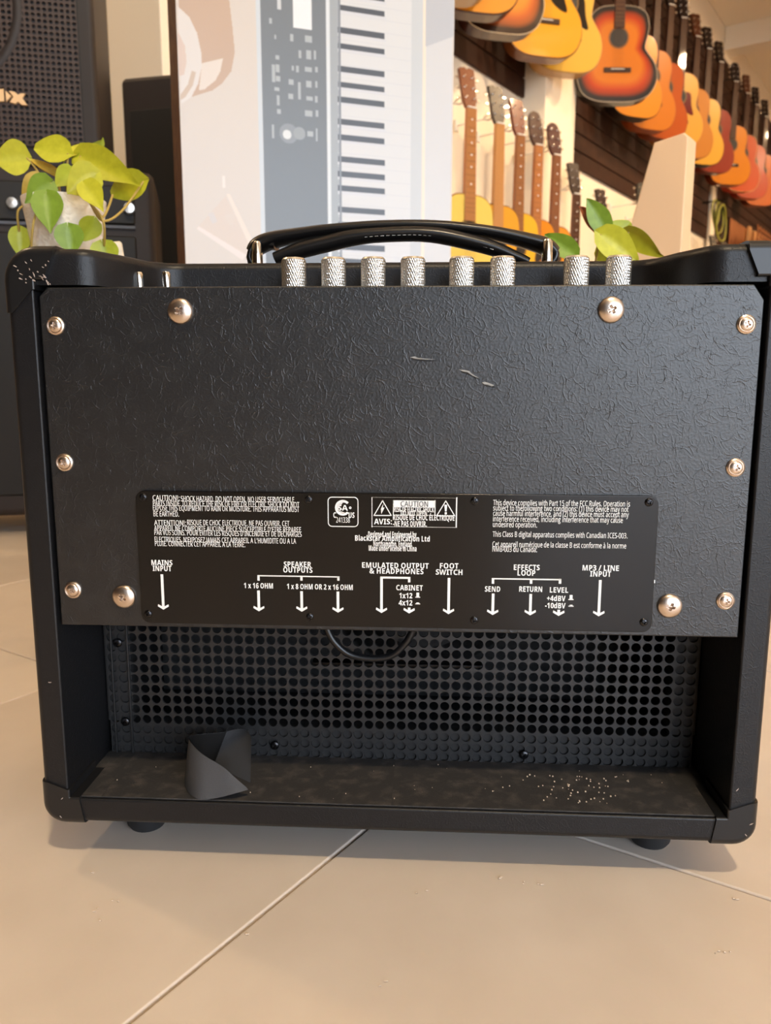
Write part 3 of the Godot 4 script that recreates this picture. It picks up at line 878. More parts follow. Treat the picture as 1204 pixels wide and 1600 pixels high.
func build_amplifier() -> void:
	var amp := thing("guitar_amplifier", "black combo guitar amplifier standing on the tiled floor, seen from behind", "amplifier")
	# cabinet sides and base, wrapped round the corners
	var rt := 0.02
	var rb := 0.014
	for sx in [-1.0, 1.0]:
		var outer := []
		var inner := []
		var nrm := []
		var arc := corner_path(sx * (AX - rt), AT - rt, sx, 1.0, rt)
		arc.reverse()
		outer.append(Vector2(sx * 0.2205, AT)); inner.append(Vector2(sx * 0.2205, AT - AW)); nrm.append(Vector2(0, 1))
		for p in arc:
			outer.append(p[0]); inner.append(Vector2(sx * (AX - AW), AT - AW)); nrm.append(p[1])
		arc = corner_path(sx * (AX - rb), AB + rb, sx, -1.0, rb)
		for k in arc.size() / 2 + 1:
			outer.append(arc[k][0]); inner.append(Vector2(sx * (AX - AW), AB + AW)); nrm.append(arc[k][1])
		var g := Geo.new()
		strip_into(g, outer, inner, nrm, 0.002, -ADEPTH, 0.005, 0.0015)
		part("cabinet_side", g.mesh(), M.vinyl_side, amp)
	var outer2 := []
	var inner2 := []
	var nrm2 := []
	var arc_l := corner_path(-(AX - rb), AB + rb, -1.0, -1.0, rb)
	var arc_r := corner_path(AX - rb, AB + rb, 1.0, -1.0, rb)
	arc_r.reverse()
	for k in range(arc_l.size() / 2, arc_l.size()):
		outer2.append(arc_l[k][0]); inner2.append(Vector2(-(AX - AW), AB + AW)); nrm2.append(arc_l[k][1])
	for k in arc_r.size() / 2 + 1:
		outer2.append(arc_r[k][0]); inner2.append(Vector2(AX - AW, AB + AW)); nrm2.append(arc_r[k][1])
	var gb := Geo.new()
	strip_into(gb, outer2, inner2, nrm2, 0.002, -ADEPTH, 0.005, 0.0015)
	part("cabinet_base", gb.mesh(), M.vinyl_side, amp)
	var lining := part("cavity_floor", rbox(Vector3(0.4435, 0.0012, 0.0665), 0.0004, 1), M.dusty_vinyl, amp, Vector3(0, AB + AW + 0.0006, -0.0335))
	lining.set_meta("label", "dusty brown floor of the open back")
	# top board with the cut-out over the controls
	var top := PackedVector2Array()
	for p in [[-0.2205, 0.0], [-0.196, 0.0]]:
		top.append(Vector2(p[0], p[1]))
	for p in [[-0.190, 0.001], [-0.184, 0.006], [-0.172, 0.036], [-0.166, 0.058], [-0.158, 0.066], [-0.148, 0.068]]:
		top.append(Vector2(p[0], p[1]))
	for p in [[0.150, 0.068], [0.160, 0.066], [0.168, 0.058], [0.174, 0.036], [0.186, 0.006], [0.192, 0.001], [0.198, 0.0], [0.2205, 0.0], [0.2205, ADEPTH], [-0.2205, ADEPTH]]:
		top.append(Vector2(p[0], p[1]))
	part("cabinet_top", prism(top, AT - 0.0222, AT, 0.006, 0.0, 4), M.vinyl_side, amp, Vector3.ZERO, Vector3(-PI / 2, 0, 0))
	part("control_plate", rbox(Vector3(0.40, 0.002, 0.056), 0.0005, 1), M.chrome, amp, Vector3(0, 0.3765, -0.040))
	part("front_baffle", rbox(Vector3(0.444, 0.362, 0.014), 0.002, 1), M.inner_black, amp, Vector3(0, 0.2195, -0.200))
	part("front_cloth", rbox(Vector3(0.430, 0.34, 0.006), 0.002, 1), M.cab_grille, amp, Vector3(0, 0.2195, -0.2085))
	var sp := part("loudspeaker", lathe([Vector2(0.0, 0.0), Vector2(0.05, 0.0), Vector2(0.05, 0.024), Vector2(0.032, 0.026), Vector2(0.036, 0.034), Vector2(0.085, 0.066), Vector2(0.094, 0.074), Vector2(0.094, 0.08)], 36, Basis(Vector3.RIGHT, -PI / 2)), M.inner_black, amp, Vector3(0.02, 0.17, -0.112))
	sp.set_meta("label", "dark loudspeaker behind the perforated grille")
	part("chassis_shelf", rbox(Vector3(0.40, 0.006, 0.10), 0.001, 1), M.inner_black, amp, Vector3(0, 0.21, -0.14))
	part("chassis_bar", rbox(Vector3(0.13, 0.003, 0.01), 0.001, 1), M.black_screw, amp, Vector3(0.0, 0.1165, -0.085))
	# corner protectors
	for sx in [-1.0, 1.0]:
		for sy in [-1.0, 1.0]:
			var r := rt if sy > 0 else rb
			var yo := AT if sy > 0 else AB
			var o := []
			var inn := []
			var nn := []
			var lift := 0.0014
			var arm := 0.039 if sy > 0 else 0.030
			o.append(Vector2(sx * (AX + lift), yo - sy * arm)); inn.append(Vector2(sx * (AX - AW - lift), yo - sy * (AW + 0.007))); nn.append(Vector2(sx, 0))
			for p in corner_path(sx * (AX - r), yo - sy * r, sx, sy, r):
				o.append(p[0] + p[1] * lift); inn.append(Vector2(sx * (AX - AW - lift), yo - sy * (AW + lift))); nn.append(p[1])
			var arm2 := 0.032 if sy > 0 else 0.028
			o.append(Vector2(sx * (AX - arm2), yo + sy * lift)); inn.append(Vector2(sx * (AX - AW - 0.008), yo - sy * (AW + lift))); nn.append(Vector2(0, sy))
			var gc := Geo.new()
			strip_into(gc, o, inn, nn, 0.002 + lift, -0.04, 0.006, 0.0015)
			var cap := part("corner_protector", gc.mesh(), M.cap, amp)
			if sx < 0 and sy > 0:
				cap.set_meta("label", "scuffed black corner protector")
				var rs := RandomNumberGenerator.new()
				rs.seed = 9
				for k in 22:
					var x := rs.randf_range(-0.2335, -0.2095)
					var y := rs.randf_range(0.388, 0.4035)
					part("scuff", fleck(rs, rs.randf_range(0.0010, 0.0040), rs.randf_range(0.0005, 0.0012)), M.scuff, cap, Vector3(x, y, 0.00325), Vector3(0, 0, rs.randf_range(-1.3, -0.2)))
	for q in [[0.2335, 0.036, -0.8], [0.2365, 0.044, 0.5], [-0.228, 0.033, -0.9], [-0.2295, 0.13, 0.0], [0.2262, 0.067, 0.9], [-0.2262, 0.0465, 0.7]]:
		var o3 := part("chip", fleck(rng, 0.003, 0.0007), M.scuff, amp, Vector3(q[0], q[1], 0.00325 if q[1] < 0.05 else 0.00185))
		o3.rotation.z = q[2]
	# rear panel
	var po := PackedVector2Array([Vector2(-0.22, 0.1695), Vector2(0.22, 0.1695), Vector2(0.22, 0.378), Vector2(0.2135, 0.387), Vector2(-0.2145, 0.387), Vector2(-0.22, 0.3815)])
	var panel := part("rear_panel", prism(po, -0.012, 0.0, 0.0012, 0.0, 2), M.vinyl, amp)
	panel.set_meta("label", "black creased leatherette rear panel")
	for q in TEAR:
		var pts := PackedVector2Array()
		for p in q:
			pts.append(Vector2(p[0], p[1]))
		part("tear", prism(pts, -0.0002, 0.0009, 0.0003, 0.0, 1), M.tear, panel).set_meta("label", "pale torn fleck in the leatherette")
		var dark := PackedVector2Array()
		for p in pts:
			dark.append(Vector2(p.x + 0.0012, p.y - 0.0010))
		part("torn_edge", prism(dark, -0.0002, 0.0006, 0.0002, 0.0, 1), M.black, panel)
	part("paint_fleck", rbox(Vector3(0.0018, 0.0022, 0.0006), 0.0003, 1), M.print_white, panel, Vector3(WHITEDOT[0], WHITEDOT[1], 0.0002))
	# screws
	var small := screw_mesh(0.0042, 0.0022, 0.0040)
	var big := screw_mesh(0.0078, 0.0042, 0.0052)
	var cup := lathe([Vector2(0.0058, 0.0), Vector2(0.0056, 0.0010), Vector2(0.0047, 0.0016), Vector2(0.0040, 0.0008)], 28, Basis(Vector3.RIGHT, PI / 2))
	var spin := RandomNumberGenerator.new()
	spin.seed = 3
	for sx in [-1.0, 1.0]:
		for y in [0.3637, 0.2782, 0.1939]:
			var s := part("small_screw", small, M.nickel, amp, Vector3(sx * 0.2102, y, 0.0006), Vector3(0, 0, spin.randf() * 3.0))
			part("cup_washer", cup, M.nickel, s, Vector3(0, 0, -0.0006))
		part("large_screw", big, M.nickel, amp, Vector3(sx * 0.1307, 0.3723, 0.0), Vector3(0, 0, spin.randf() * 3.0))
		part("large_screw", big, M.nickel, amp, Vector3(sx * 0.1759, 0.1901, 0.0), Vector3(0, 0, spin.randf() * 3.0))
	build_plate(amp)
	# perforated grille with battens behind it
	var cols := 54
	var rows := 20
	var pitch := 0.0081
	part("perforated_grille", perforated(cols, rows, pitch, 0.0035, 0.0014, 16), M.grille, amp, Vector3(0, AB + AW, -0.0660)).set_meta("label", "black perforated metal grille")
	part("batten", rbox(Vector3(0.440, 0.0235, 0.014), 0.001, 1), M.inner_black, amp, Vector3(0, AB + AW + 0.0118, -0.0750))
	for sx in [-1.0, 1.0]:
		part("batten", rbox(Vector3(0.020, 0.15, 0.014), 0.001, 1), M.inner_black, amp, Vector3(sx * 0.2115, AB + AW + 0.1, -0.0750))
	for x in [-0.2145, -0.2020]:
		part("grille_fold", rbox(Vector3(0.0014, 0.155, 0.0022), 0.0005, 1), M.grille, amp, Vector3(x, AB + AW + 0.0785, -0.0655))
	var tiny := screw_mesh(0.0034, 0.0018, 0.0032)
	for p in [[-0.2095, 0.135], [-0.207, 0.072], [-0.092, 0.056], [0.096, 0.054]]:
		part("grille_screw", tiny, M.black_screw, amp, Vector3(p[0], p[1], -0.0658), Vector3(0, 0, p[0] * 9.0))
	var cp := []
	for p in CABLE:
		cp.append(Vector3(p[0], p[1], p[2]))
	var cg := Geo.new()
	tube_into(cg, smooth_path(cp, 6), [0.0026], 12)
	part("cable", cg.mesh(), M.cable, amp).set_meta("label", "black cable loop hanging before the grille")
	# feet
	var foot := lathe([Vector2(0.0, 0.0), Vector2(0.0125, 0.0), Vector2(0.0145, 0.003), Vector2(0.0165, 0.0285)], 28)
	for sx in [-1.0, 1.0]:
		for z in [-0.046, -0.18]:
			part("rubber_foot", foot, M.rubber, amp, Vector3(sx * 0.186, 0.0, z))
	# knobs and switches
	var kg := Geo.new()
	var kr := 0.0079
	var ks := 128
	var kh := 40
	var kgrid := []
	for a in kh + 1:
		var row := []
		for b in ks:
			var o := TAU * b / ks
			var y := 0.0285 * a / kh
			var tw := y * 900.0
			var d := 0.00034 * (absf(sin(o * 15.0 + tw)) + absf(sin(o * 15.0 - tw)))
			if a == kh or a == 0:
				d = 0.0
			var nx := Vector3(cos(o), 0, sin(o))
			var tilt := Vector3(-sin(o), 0, cos(o)) * (cos(o * 15.0 + tw) * signf(sin(o * 15.0 + tw)) + cos(o * 15.0 - tw) * signf(sin(o * 15.0 - tw)))
			row.append(kg.add(nx * (kr - 0.0005 + d) + Vector3(0, y, 0), nx - tilt * 0.45 + Vector3(0, cos(o * 15.0 - tw) * signf(sin(o * 15.0 - tw)) - cos(o * 15.0 + tw) * signf(sin(o * 15.0 + tw)), 0) * 0.38))
		kgrid.append(row)
	for a in kh:
		for b in ks:
			kg.quad(kgrid[a][b], kgrid[a][(b + 1) % ks], kgrid[a + 1][(b + 1) % ks], kgrid[a + 1][b])
	lathe_into(kg, [Vector2(kr - 0.0001, 0.0285), Vector2(kr - 0.0012, 0.0298), Vector2(0.0, 0.0299)], 48)
	var knob_mesh := kg.mesh()
	for x in KNOBS:
		part("knob", knob_mesh, M.knob, amp, Vector3(x, 0.3785, -0.036), Vector3(0, x * 31.0, 0)).set_meta("label", "knurled silver knob")
	var bat := Geo.new()
	lathe_into(bat, [Vector2(0.0042, 0.0), Vector2(0.0042, 0.004), Vector2(0.0022, 0.005), Vector2(0.0030, 0.018), Vector2(0.0030, 0.0215), Vector2(0.0022, 0.0232), Vector2(0.0, 0.0238)], 20)
	for x in TOGGLES:
		part("toggle_switch", bat.mesh(), M.chrome, amp, Vector3(x, 0.3775, -0.040), Vector3(0, 0, 0.05)).set_meta("label", "small chrome toggle switch")
	build_handle(amp)


func build_plate(amp: Node3D) -> void:
	var plate := part("label_plate", prism(rounded_rect(-0.1645, 0.1728, 0.1650, 0.2606, 0.006), 0.0, 0.0024, 0.0006, 0.0, 2), M.plate, amp)
	plate.set_meta("label", "glossy black plate with white lettering")
	var bold := SystemFont.new()
	bold.font_names = PackedStringArray(["Droid Sans"])
	bold.font_weight = 700
	var regular := SystemFont.new()
	regular.font_names = PackedStringArray(["Droid Sans"])
	for group in [[TEXTS, M.print_white, 0.00262], [TEXTS_DARK, M.print_dark, 0.00290]]:
		for d in group[0]:
			var tm := TextMesh.new()
			tm.text = d[0]
			tm.font = bold if d[1] == 1 else regular
			tm.font_size = 48
			tm.pixel_size = 0.9 * d[5] / (48.0 * 0.714)
			tm.depth = 0.0002
			tm.curve_step = 4.0
			tm.horizontal_alignment = HORIZONTAL_ALIGNMENT_CENTER
			tm.vertical_alignment = VERTICAL_ALIGNMENT_CENTER
			var box := tm.get_aabb()
			var o := part("lettering", tm, group[1], plate)
			var fit: float = (d[3] - d[2]) / maxf(box.size.x, 0.0001)
			o.scale = Vector3(fit, 1.0, 1.0)
			var lower: bool = String(d[0]) != String(d[0]).to_upper()
			var cy: float = box.get_center().y if not lower else box.position.y + box.size.y - d[5] * 0.5
			if "," in d[0] and not lower:
				cy = box.position.y + box.size.y - d[5] * 0.52
			if "É" in d[0]:
				cy = box.position.y + d[5] * 0.5
			o.position = Vector3((d[2] + d[3]) * 0.5 - box.get_center().x * fit, d[4] - cy, group[2])
	var z0 := 0.0023
	var z1 := 0.0027
	for b in BARS:
		part("printed_line", rbox(Vector3(b[2] - b[0], b[3] - b[1], z1 - z0), 0.0001, 1), M.print_white, plate, Vector3((b[0] + b[2]) * 0.5, (b[1] + b[3]) * 0.5, (z0 + z1) * 0.5))
	for a in ARROWS:
		var x: float = a[0]
		var y0: float = a[1]
		var y1: float = a[2]
		var t := 0.00085
		var o := PackedVector2Array([Vector2(x - t, y0), Vector2(x - t, y1 + 0.0022), Vector2(x - 0.0034, y1 + 0.0036), Vector2(x - 0.0036, y1 + 0.0022), Vector2(x, y1), Vector2(x + 0.0036, y1 + 0.0022), Vector2(x + 0.0034, y1 + 0.0036), Vector2(x + t, y1 + 0.0022), Vector2(x + t, y0)])
		part("printed_arrow", prism(o, z0, z1), M.print_white, plate)
	for q in TRIS:
		var g := Geo.new()
		for k in 3:
			var p := Vector2(q[k][0], q[k][1])
			var p2 := Vector2(q[(k + 1) % 3][0], q[(k + 1) % 3][1])
			var d := (p2 - p).normalized() * 0.0002
			var n := Vector2(-d.y, d.x) * 1.4
			prism_into(g, PackedVector2Array([p - d + n, p2 + d + n, p2 + d - n, p - d - n]), z0, z1)
		part("printed_triangle", g.mesh(), M.print_white, plate)
	var bolt := PackedVector2Array()
	for p in BOLT:
		bolt.append(Vector2(p[0], p[1]))
	part("printed_bolt", prism(bolt, z0, z1), M.print_white, plate)
	part("printed_mark", prism(PackedVector2Array([Vector2(EXCL[0][0] - 0.0009, EXCL[0][1]), Vector2(EXCL[0][0] + 0.0009, EXCL[0][1]), Vector2(EXCL[1][0] + 0.0005, EXCL[1][1]), Vector2(EXCL[1][0] - 0.0005, EXCL[1][1])]), z0, z1), M.print_white, plate)
	part("printed_mark", rbox(Vector3(0.0014, 0.0014, z1 - z0), 0.0001, 1), M.print_white, plate, Vector3(EXCL[2][0], EXCL[2][1], (z0 + z1) * 0.5))
	# approval mark: a rounded frame with an open ring
	var fo := rounded_rect(CSA[0], CSA[3], CSA[2], CSA[1], 0.0024, 4)
	var fg := Geo.new()
	for k in fo.size():
		var p := fo[k]
		var p2 := fo[(k + 1) % fo.size()]
		if p.distance_to(p2) < 1e-6:
			continue
		var d := (p2 - p).normalized()
		var n := Vector2(-d.y, d.x) * 0.00026
		prism_into(fg, PackedVector2Array([p + n, p2 + n, p2 - n, p - n]), z0, z1)
	part("printed_frame", fg.mesh(), M.print_white, plate)
	var ring := PackedVector2Array()
	for s in 25:
		var o := deg_to_rad(42.0 + 276.0 * s / 24)
		ring.append(Vector2(CSAC[0] + 0.0050 * cos(o), CSAC[1] + 0.0050 * sin(o)))
	for s in 25:
		var o := deg_to_rad(318.0 - 276.0 * s / 24)
		ring.append(Vector2(CSAC[0] + 0.0036 * cos(o), CSAC[1] + 0.0036 * sin(o)))
	part("printed_ring", prism(ring, z0, z1), M.print_white, plate)
	part("printed_mark", lathe([Vector2(0.0003, 0.0), Vector2(0.0008, 0.0), Vector2(0.0008, 0.0004), Vector2(0.0003, 0.0004)], 14, Basis(Vector3.RIGHT, PI / 2)), M.print_white, plate, Vector3(CSAC[0] + 0.0047, CSAC[1], z0))
	var sm := screw_mesh(0.0026, 0.0016, 0.0030)
	var k2 := 0
	for p in PSCREWS:
		part("plate_screw", sm, M.black_screw, plate, Vector3(p[0], p[1], 0.0022), Vector3(0, 0, k2 * 0.7))
		k2 += 1


func build_handle(amp: Node3D) -> void:
	var pa := []
	var ra := []
	for p in HANDLE_A:
		pa.append(Vector3(p[0], p[1], -0.12))
		ra.append(p[2])
	pa = smooth_path(pa, 5)
	ra = smooth_path(ra, 5)
	var g := Geo.new()
	tube_into(g, pa, ra, 18, Vector3(0, 0, 1), 2.6)
	var strap := part("handle", g.mesh(), M.handle, amp)
	strap.set_meta("label", "black leather carrying handle")
	var pb := []
	var rb := []
	for p in HANDLE_B:
		pb.append(Vector3(p[0], p[1], -0.112))
		rb.append(p[2])
	pb = smooth_path(pb, 5)
	rb = smooth_path(rb, 5)
	var g2 := Geo.new()
	tube_into(g2, pb, rb, 16, Vector3(0, 0, 1), 1.9)
	part("handle_roll", g2.mesh(), M.handle, strap)
	for k in range(8, pb.size() - 10):
		var a: Vector3 = pb[k]
		var b: Vector3 = pb[k + 1]
		var m: Vector3 = a.lerp(b, 0.5) + Vector3(0, -0.0022, 0.0092)
		var st := part("stitch", rbox(Vector3(a.distance_to(b) * 0.62, 0.0005, 0.0005), 0.0002, 1), M.thread, strap, m)
		st.rotation.z = atan2(b.y - a.y, b.x - a.x)
	for k in 2:
		var x: float = HPOST[k][0]
		var sgn := -1.0 if k == 0 else 1.0
		var lp := []
		for s in 12:
			var o := PI * 1.15 * s / 11 - 0.4
			lp.append(Vector3(x - sgn * 0.006 + sgn * 0.0135 * sin(o), 0.4205 + 0.0095 * cos(o), -0.12))
		var lg := Geo.new()
		tube_into(lg, lp, [0.0036], 12, Vector3(0, 0, 1), 3.2)
		part("handle_end", lg.mesh(), M.handle, strap)
		part("handle_post", lathe([Vector2(0.0085, AT), Vector2(0.0085, AT + 0.0022), Vector2(0.0048, AT + 0.0036), Vector2(0.0040, AT + 0.004), Vector2(0.0036, AT + 0.0175), Vector2(0.0022, AT + 0.0195), Vector2(0.0, AT + 0.02)], 20), M.chrome, strap, Vector3(x, 0, -0.104))


func build_tape() -> void:
	var top := []
	var low := []
	for p in TAPE_U:
		top.append(Vector3(p[0], p[1], p[2]))
	for p in TAPE_L:
		low.append(Vector3(p[0], maxf(p[1], AB + AW + 0.0016), p[2]))
	top = smooth_path(top, 5)
	low = smooth_path(low, 5)
	var across := 6
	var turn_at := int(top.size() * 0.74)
	var outer := Geo.new()       # the cloth side
	var inner := Geo.new()       # inside of the loop, its hollow's shade painted as a darker colour
	for face in 2:
		for piece in 2:
			var from := 0 if piece == 0 else turn_at
			var to := turn_at if piece == 0 else top.size() - 1
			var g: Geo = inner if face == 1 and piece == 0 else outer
			var rows := []
			for k in range(from, to + 1):
				var row := []
				for s in across + 1:
					var f := float(s) / across
					var p: Vector3 = (top[k] as Vector3).lerp(low[k], f)
					var a: Vector3 = top[maxi(k - 1, 0)].lerp(low[maxi(k - 1, 0)], f)
					var b: Vector3 = top[mini(k + 1, top.size() - 1)].lerp(low[mini(k + 1, top.size() - 1)], f)
					var n: Vector3 = (b - a).cross(low[k] - top[k]).normalized()
					# the outside of the loop looks away from its hollow
					if n.dot(p - Vector3(-0.122, p.y, -0.027)) < 0.0:
						n = -n
					if face == 1:
						n = -n
					p += n * 0.0003
					p.y = maxf(p.y, AB + AW + 0.0013)
					row.append(g.add(p, n))
				rows.append(row)
			for k in rows.size() - 1:
				for s in across:
					g.quad(rows[k][s], rows[k][s + 1], rows[k + 1][s + 1], rows[k + 1][s])
	var scrap := thing("tape_scrap", "folded scrap of black cloth tape inside the open back of the amplifier", "tape")
	part("cloth_side", outer.mesh(), M.tape, scrap)
	part("shade_painted_side", inner.mesh(), M.hollow_shade, scrap)


# ---------------------------------------------------------------- things behind

func fill_poly(im: Image, pts: Array, color: Color) -> void:
	var y0 := 100000
	var y1 := -100000
	for p in pts:
		y0 = mini(y0, p[1])
		y1 = maxi(y1, p[1])
	for y in range(maxi(0, y0), mini(im.get_height(), y1 + 1)):
		var xs := []
		for k in pts.size():
			var a: Array = pts[k]
			var b: Array = pts[(k + 1) % pts.size()]
			if (a[1] <= y and b[1] > y) or (b[1] <= y and a[1] > y):
				xs.append(a[0] + float(y - a[1]) / float(b[1] - a[1]) * (b[0] - a[0]))
		xs.sort()
		for k in xs.size() / 2:
			var x0 := clampi(int(xs[k * 2]), 0, im.get_width())
			var x1 := clampi(int(xs[k * 2 + 1]) + 1, 0, im.get_width())
			im.fill_rect(Rect2i(x0, y, x1 - x0, 1), color)


func disc(im: Image, cx: int, cy: int, r: int, color: Color) -> void:
	for y in range(cy - r, cy + r + 1):
		var w := int(sqrt(maxf(0.0, r * r - (y - cy) * (y - cy))))
		im.fill_rect(Rect2i(cx - w, y, 2 * w + 1, 1), color)


func build_keyboard_carton() -> void:
	# the print on the front of the carton: a keyboard standing on end
	var im := Image.create(512, 1120, false, Image.FORMAT_RGB8)
	im.fill(c8(199, 190, 182))
	for p in BOXPOLYS.slice(0, BOXPOLYS.size() - 1):
		fill_poly(im, p[0], c8(p[1][0], p[1][1], p[1][2]))
	for r in BOXRECTS:
		im.fill_rect(Rect2i(r[0], r[1], r[2], r[3]), c8(r[4], r[5], r[6]))
	var last: Array = BOXPOLYS[BOXPOLYS.size() - 1]
	fill_poly(im, last[0], c8(last[1][0], last[1][1], last[1][2]))
	disc(im, DIAL[0], DIAL[1], DIAL[2], c8(128, 134, 140))
	disc(im, DIAL[0] - 3, DIAL[1] + 2, DIAL[2] / 2, c8(206, 210, 212))
	disc(im, DIAL2[0], DIAL2[1], DIAL2[2], c8(140, 146, 150))
	var face := plain(Color.WHITE, 0.30, 0.0, 0.5)
	face.albedo_texture = ImageTexture.create_from_image(im)
	face.texture_repeat = false
	var side := plain(Color.WHITE, 0.45)
	side.albedo_texture = noise_texture(0.03, c8(84, 52, 50), c8(150, 118, 84), 90, 256)
	tri_map(side, 4.0)
	var turn := deg_to_rad(22.0)
	var box := thing("keyboard_carton", "tall white cardboard carton printed with an electronic keyboard, behind the amplifier", "box", Vector3(BOXCORNER[0], 0, BOXCORNER[1]), turn)
	part("carton_body", rbox(Vector3(0.494, 1.08, 0.15), 0.003, 2), side, box, Vector3(0.247, 0.54, -0.0765))
	var g := Geo.new()
	var a := g.add(Vector3(0.001, 1.079, 0), Vector3.BACK, Vector2(0, 0))
	var b := g.add(Vector3(0.493, 1.079, 0), Vector3.BACK, Vector2(1, 0))
	var c := g.add(Vector3(0.493, 0.001, 0), Vector3.BACK, Vector2(1, 1))
	var d := g.add(Vector3(0.001, 0.001, 0), Vector3.BACK, Vector2(0, 1))
	g.quad(a, b, c, d)
	for e in [[a, b, Vector3.UP], [b, c, Vector3.RIGHT], [c, d, Vector3.DOWN], [d, a, Vector3.LEFT]]:
		var i0 := g.add(g.v[e[0]], e[2], g.t[e[0]])
		var i1 := g.add(g.v[e[1]], e[2], g.t[e[1]])
		var i2 := g.add(g.v[e[1]] + Vector3(0, 0, -0.0016), e[2], g.t[e[1]])
		var i3 := g.add(g.v[e[0]] + Vector3(0, 0, -0.0016), e[2], g.t[e[0]])
		g.quad(i0, i1, i2, i3)
	part("printed_front", g.mesh(), face, box).set_meta("label", "glossy print of a keyboard with white and black keys")


func build_left_stack() -> void:
	var turn := deg_to_rad(16.0)
	# lower combo amplifier
	var low := thing("practice_amplifier", "black amplifier with a row of knobs below the larger speaker cabinet", "amplifier", Vector3(-0.548, 0.0, -1.2), turn)
	part("cabinet", rbox(Vector3(0.62, 0.705, 0.28), 0.018, 3), M.cab, low, Vector3(-0.31, 0.3925, -0.14))
	part("speaker_cloth", rbox(Vector3(0.54, 0.53, 0.012), 0.004, 1), M.black, low, Vector3(-0.31, 0.35, 0.0))
	part("control_strip", rbox(Vector3(0.54, 0.075, 0.012), 0.004, 1), M.black, low, Vector3(-0.31, 0.675, 0.0))
	part("stripe", rbox(Vector3(0.54, 0.007, 0.014), 0.002, 1), M.grey_stripe, low, Vector3(-0.31, 0.632, 0.0))
	var kn := lathe([Vector2(0.011, 0.0), Vector2(0.010, 0.014), Vector2(0.0, 0.015)], 18, Basis(Vector3.RIGHT, PI / 2))
	for k in 8:
		part("knob", kn, M.knob, low, Vector3(-0.05 - k * 0.055, 0.668, 0.006))
	var script := TextMesh.new()
	var serif := SystemFont.new()
	serif.font_names = PackedStringArray(["Droid Serif"])
	serif.font_italic = true
	script.font = serif
	script.text = "k"
	script.font_size = 48
	script.pixel_size = 0.0009
	script.depth = 0.003
	part("logo", script, M.logo, low, Vector3(-0.327, 0.585, 0.0075), Vector3(0, 0, 0.2))
	var foot := lathe([Vector2(0.0, 0.0), Vector2(0.024, 0.0), Vector2(0.028, 0.042)], 20)
	for x in [-0.57, -0.05]:
		for z in [-0.04, -0.24]:
			part("foot", foot, M.black, low, Vector3(x, 0, z))
	# upper cabinet with the perforated front and big letters
	var up := thing("speaker_cabinet", "dark brown speaker cabinet with perforated front and cream letters on top of the amplifier", "speaker", Vector3(-0.657, 0.745, -1.205), turn)
	part("cabinet", rbox(Vector3(0.56, 0.56, 0.30), 0.012, 3), M.cab, up, Vector3(-0.28, 0.28, -0.15))
	part("backing", rbox(Vector3(0.50, 0.50, 0.004), 0.001, 1), M.black, up, Vector3(-0.28, 0.29, 0.0))
	part("perforated_front", perforated(46, 46, 0.0108, 0.0040, 0.003, 8), M.cab_grille, up, Vector3(-0.28, 0.042, 0.008)).set_meta("label", "brown perforated metal front")
	var ring := lathe([Vector2(0.15, 0.0), Vector2(0.155, 0.004), Vector2(0.165, 0.004), Vector2(0.17, 0.0)], 40, Basis(Vector3.RIGHT, PI / 2))
	part("speaker_rim", ring, M.cab, up, Vector3(-0.30, 0.30, 0.0065))
	var glyphs := Geo.new()
	for q in [[[-8, 148.5], [8, 148.5], [8, 169.5], [-8, 169.5]], [[11, 152], [21, 162], [11, 171]], [[16.5, 153], [26, 155], [32, 160.5], [37, 159], [45, 160], [39.5, 167.5], [47.5, 180], [38, 179], [31, 173], [27, 176], [16.5, 172], [23.5, 164]]]:
		var o := PackedVector2Array()
		for p in q:
			o.append(Vector2((p[0] - 171.5) * 0.00107, 0.117 + (178.0 - p[1]) * 0.0011 + (p[0] - 40.0) * 0.00018))
		prism_into(glyphs, o, 0.0, 0.005, 0.001, 0.0, 1)
	part("letters", glyphs.mesh(), M.logo, up, Vector3(0, 0, 0.0085)).set_meta("label", "cream raised letters IX")
	# tall cabinet behind
	var tall := thing("tall_speaker_cabinet", "plain tall black cabinet between the speaker stack and the keyboard carton", "speaker", Vector3(-0.765, 0, -1.62), deg_to_rad(-10.0))
	part("cabinet", rbox(Vector3(0.34, 1.07, 0.24), 0.014, 3), M.cab, tall, Vector3(0.17, 0.535, -0.12))
	part("front_cloth", rbox(Vector3(0.29, 0.95, 0.006), 0.002, 1), M.black, tall, Vector3(0.17, 0.515, 0.001))


func leaf_mesh(base: Vector3, tip: Vector3, width: float, roll: float) -> ArrayMesh:
	var g := Geo.new()
	var axis := tip - base
	var length := axis.length()
	var d := axis / length
	var look := (CAM - base).normalized()
	var side := d.cross(look).normalized().rotated(d, deg_to_rad(roll))
	var up := side.cross(d).normalized()
	var nu := 12
	var nv := 6
	for face in 2:
		var rows := []
		for a in nu + 1:
			var t := float(a) / nu
			var w := width * 0.5 * pow(sin(PI * pow(t, 0.62)), 0.85) if t < 1.0 else 0.0
			w = maxf(w, 0.0004)
			var row := []
			for b in nv + 1:
				var s := -1.0 + 2.0 * b / nv
				var heart := -0.16 * length * absf(s) * maxf(0.0, 1.0 - t * 4.0)
				var droop := -length * 0.22 * t * t
				var fold := width * 0.16 * absf(s) * (1.0 if w > 0.001 else 0.0)
				var p := base + d * (length * t + heart) + side * (w * s) + up * (fold + droop * 0.5) + Vector3(0, droop * 0.4, 0)
				var nn := up - side * signf(s) * 0.3
				row.append(g.add(p + (up * 0.0003 if face == 0 else -up * 0.0003), nn if face == 0 else -nn))
			rows.append(row)
		for a in nu:
			for b in nv:
				g.quad(rows[a][b], rows[a][b + 1], rows[a + 1][b + 1], rows[a + 1][b])
	return g.mesh()


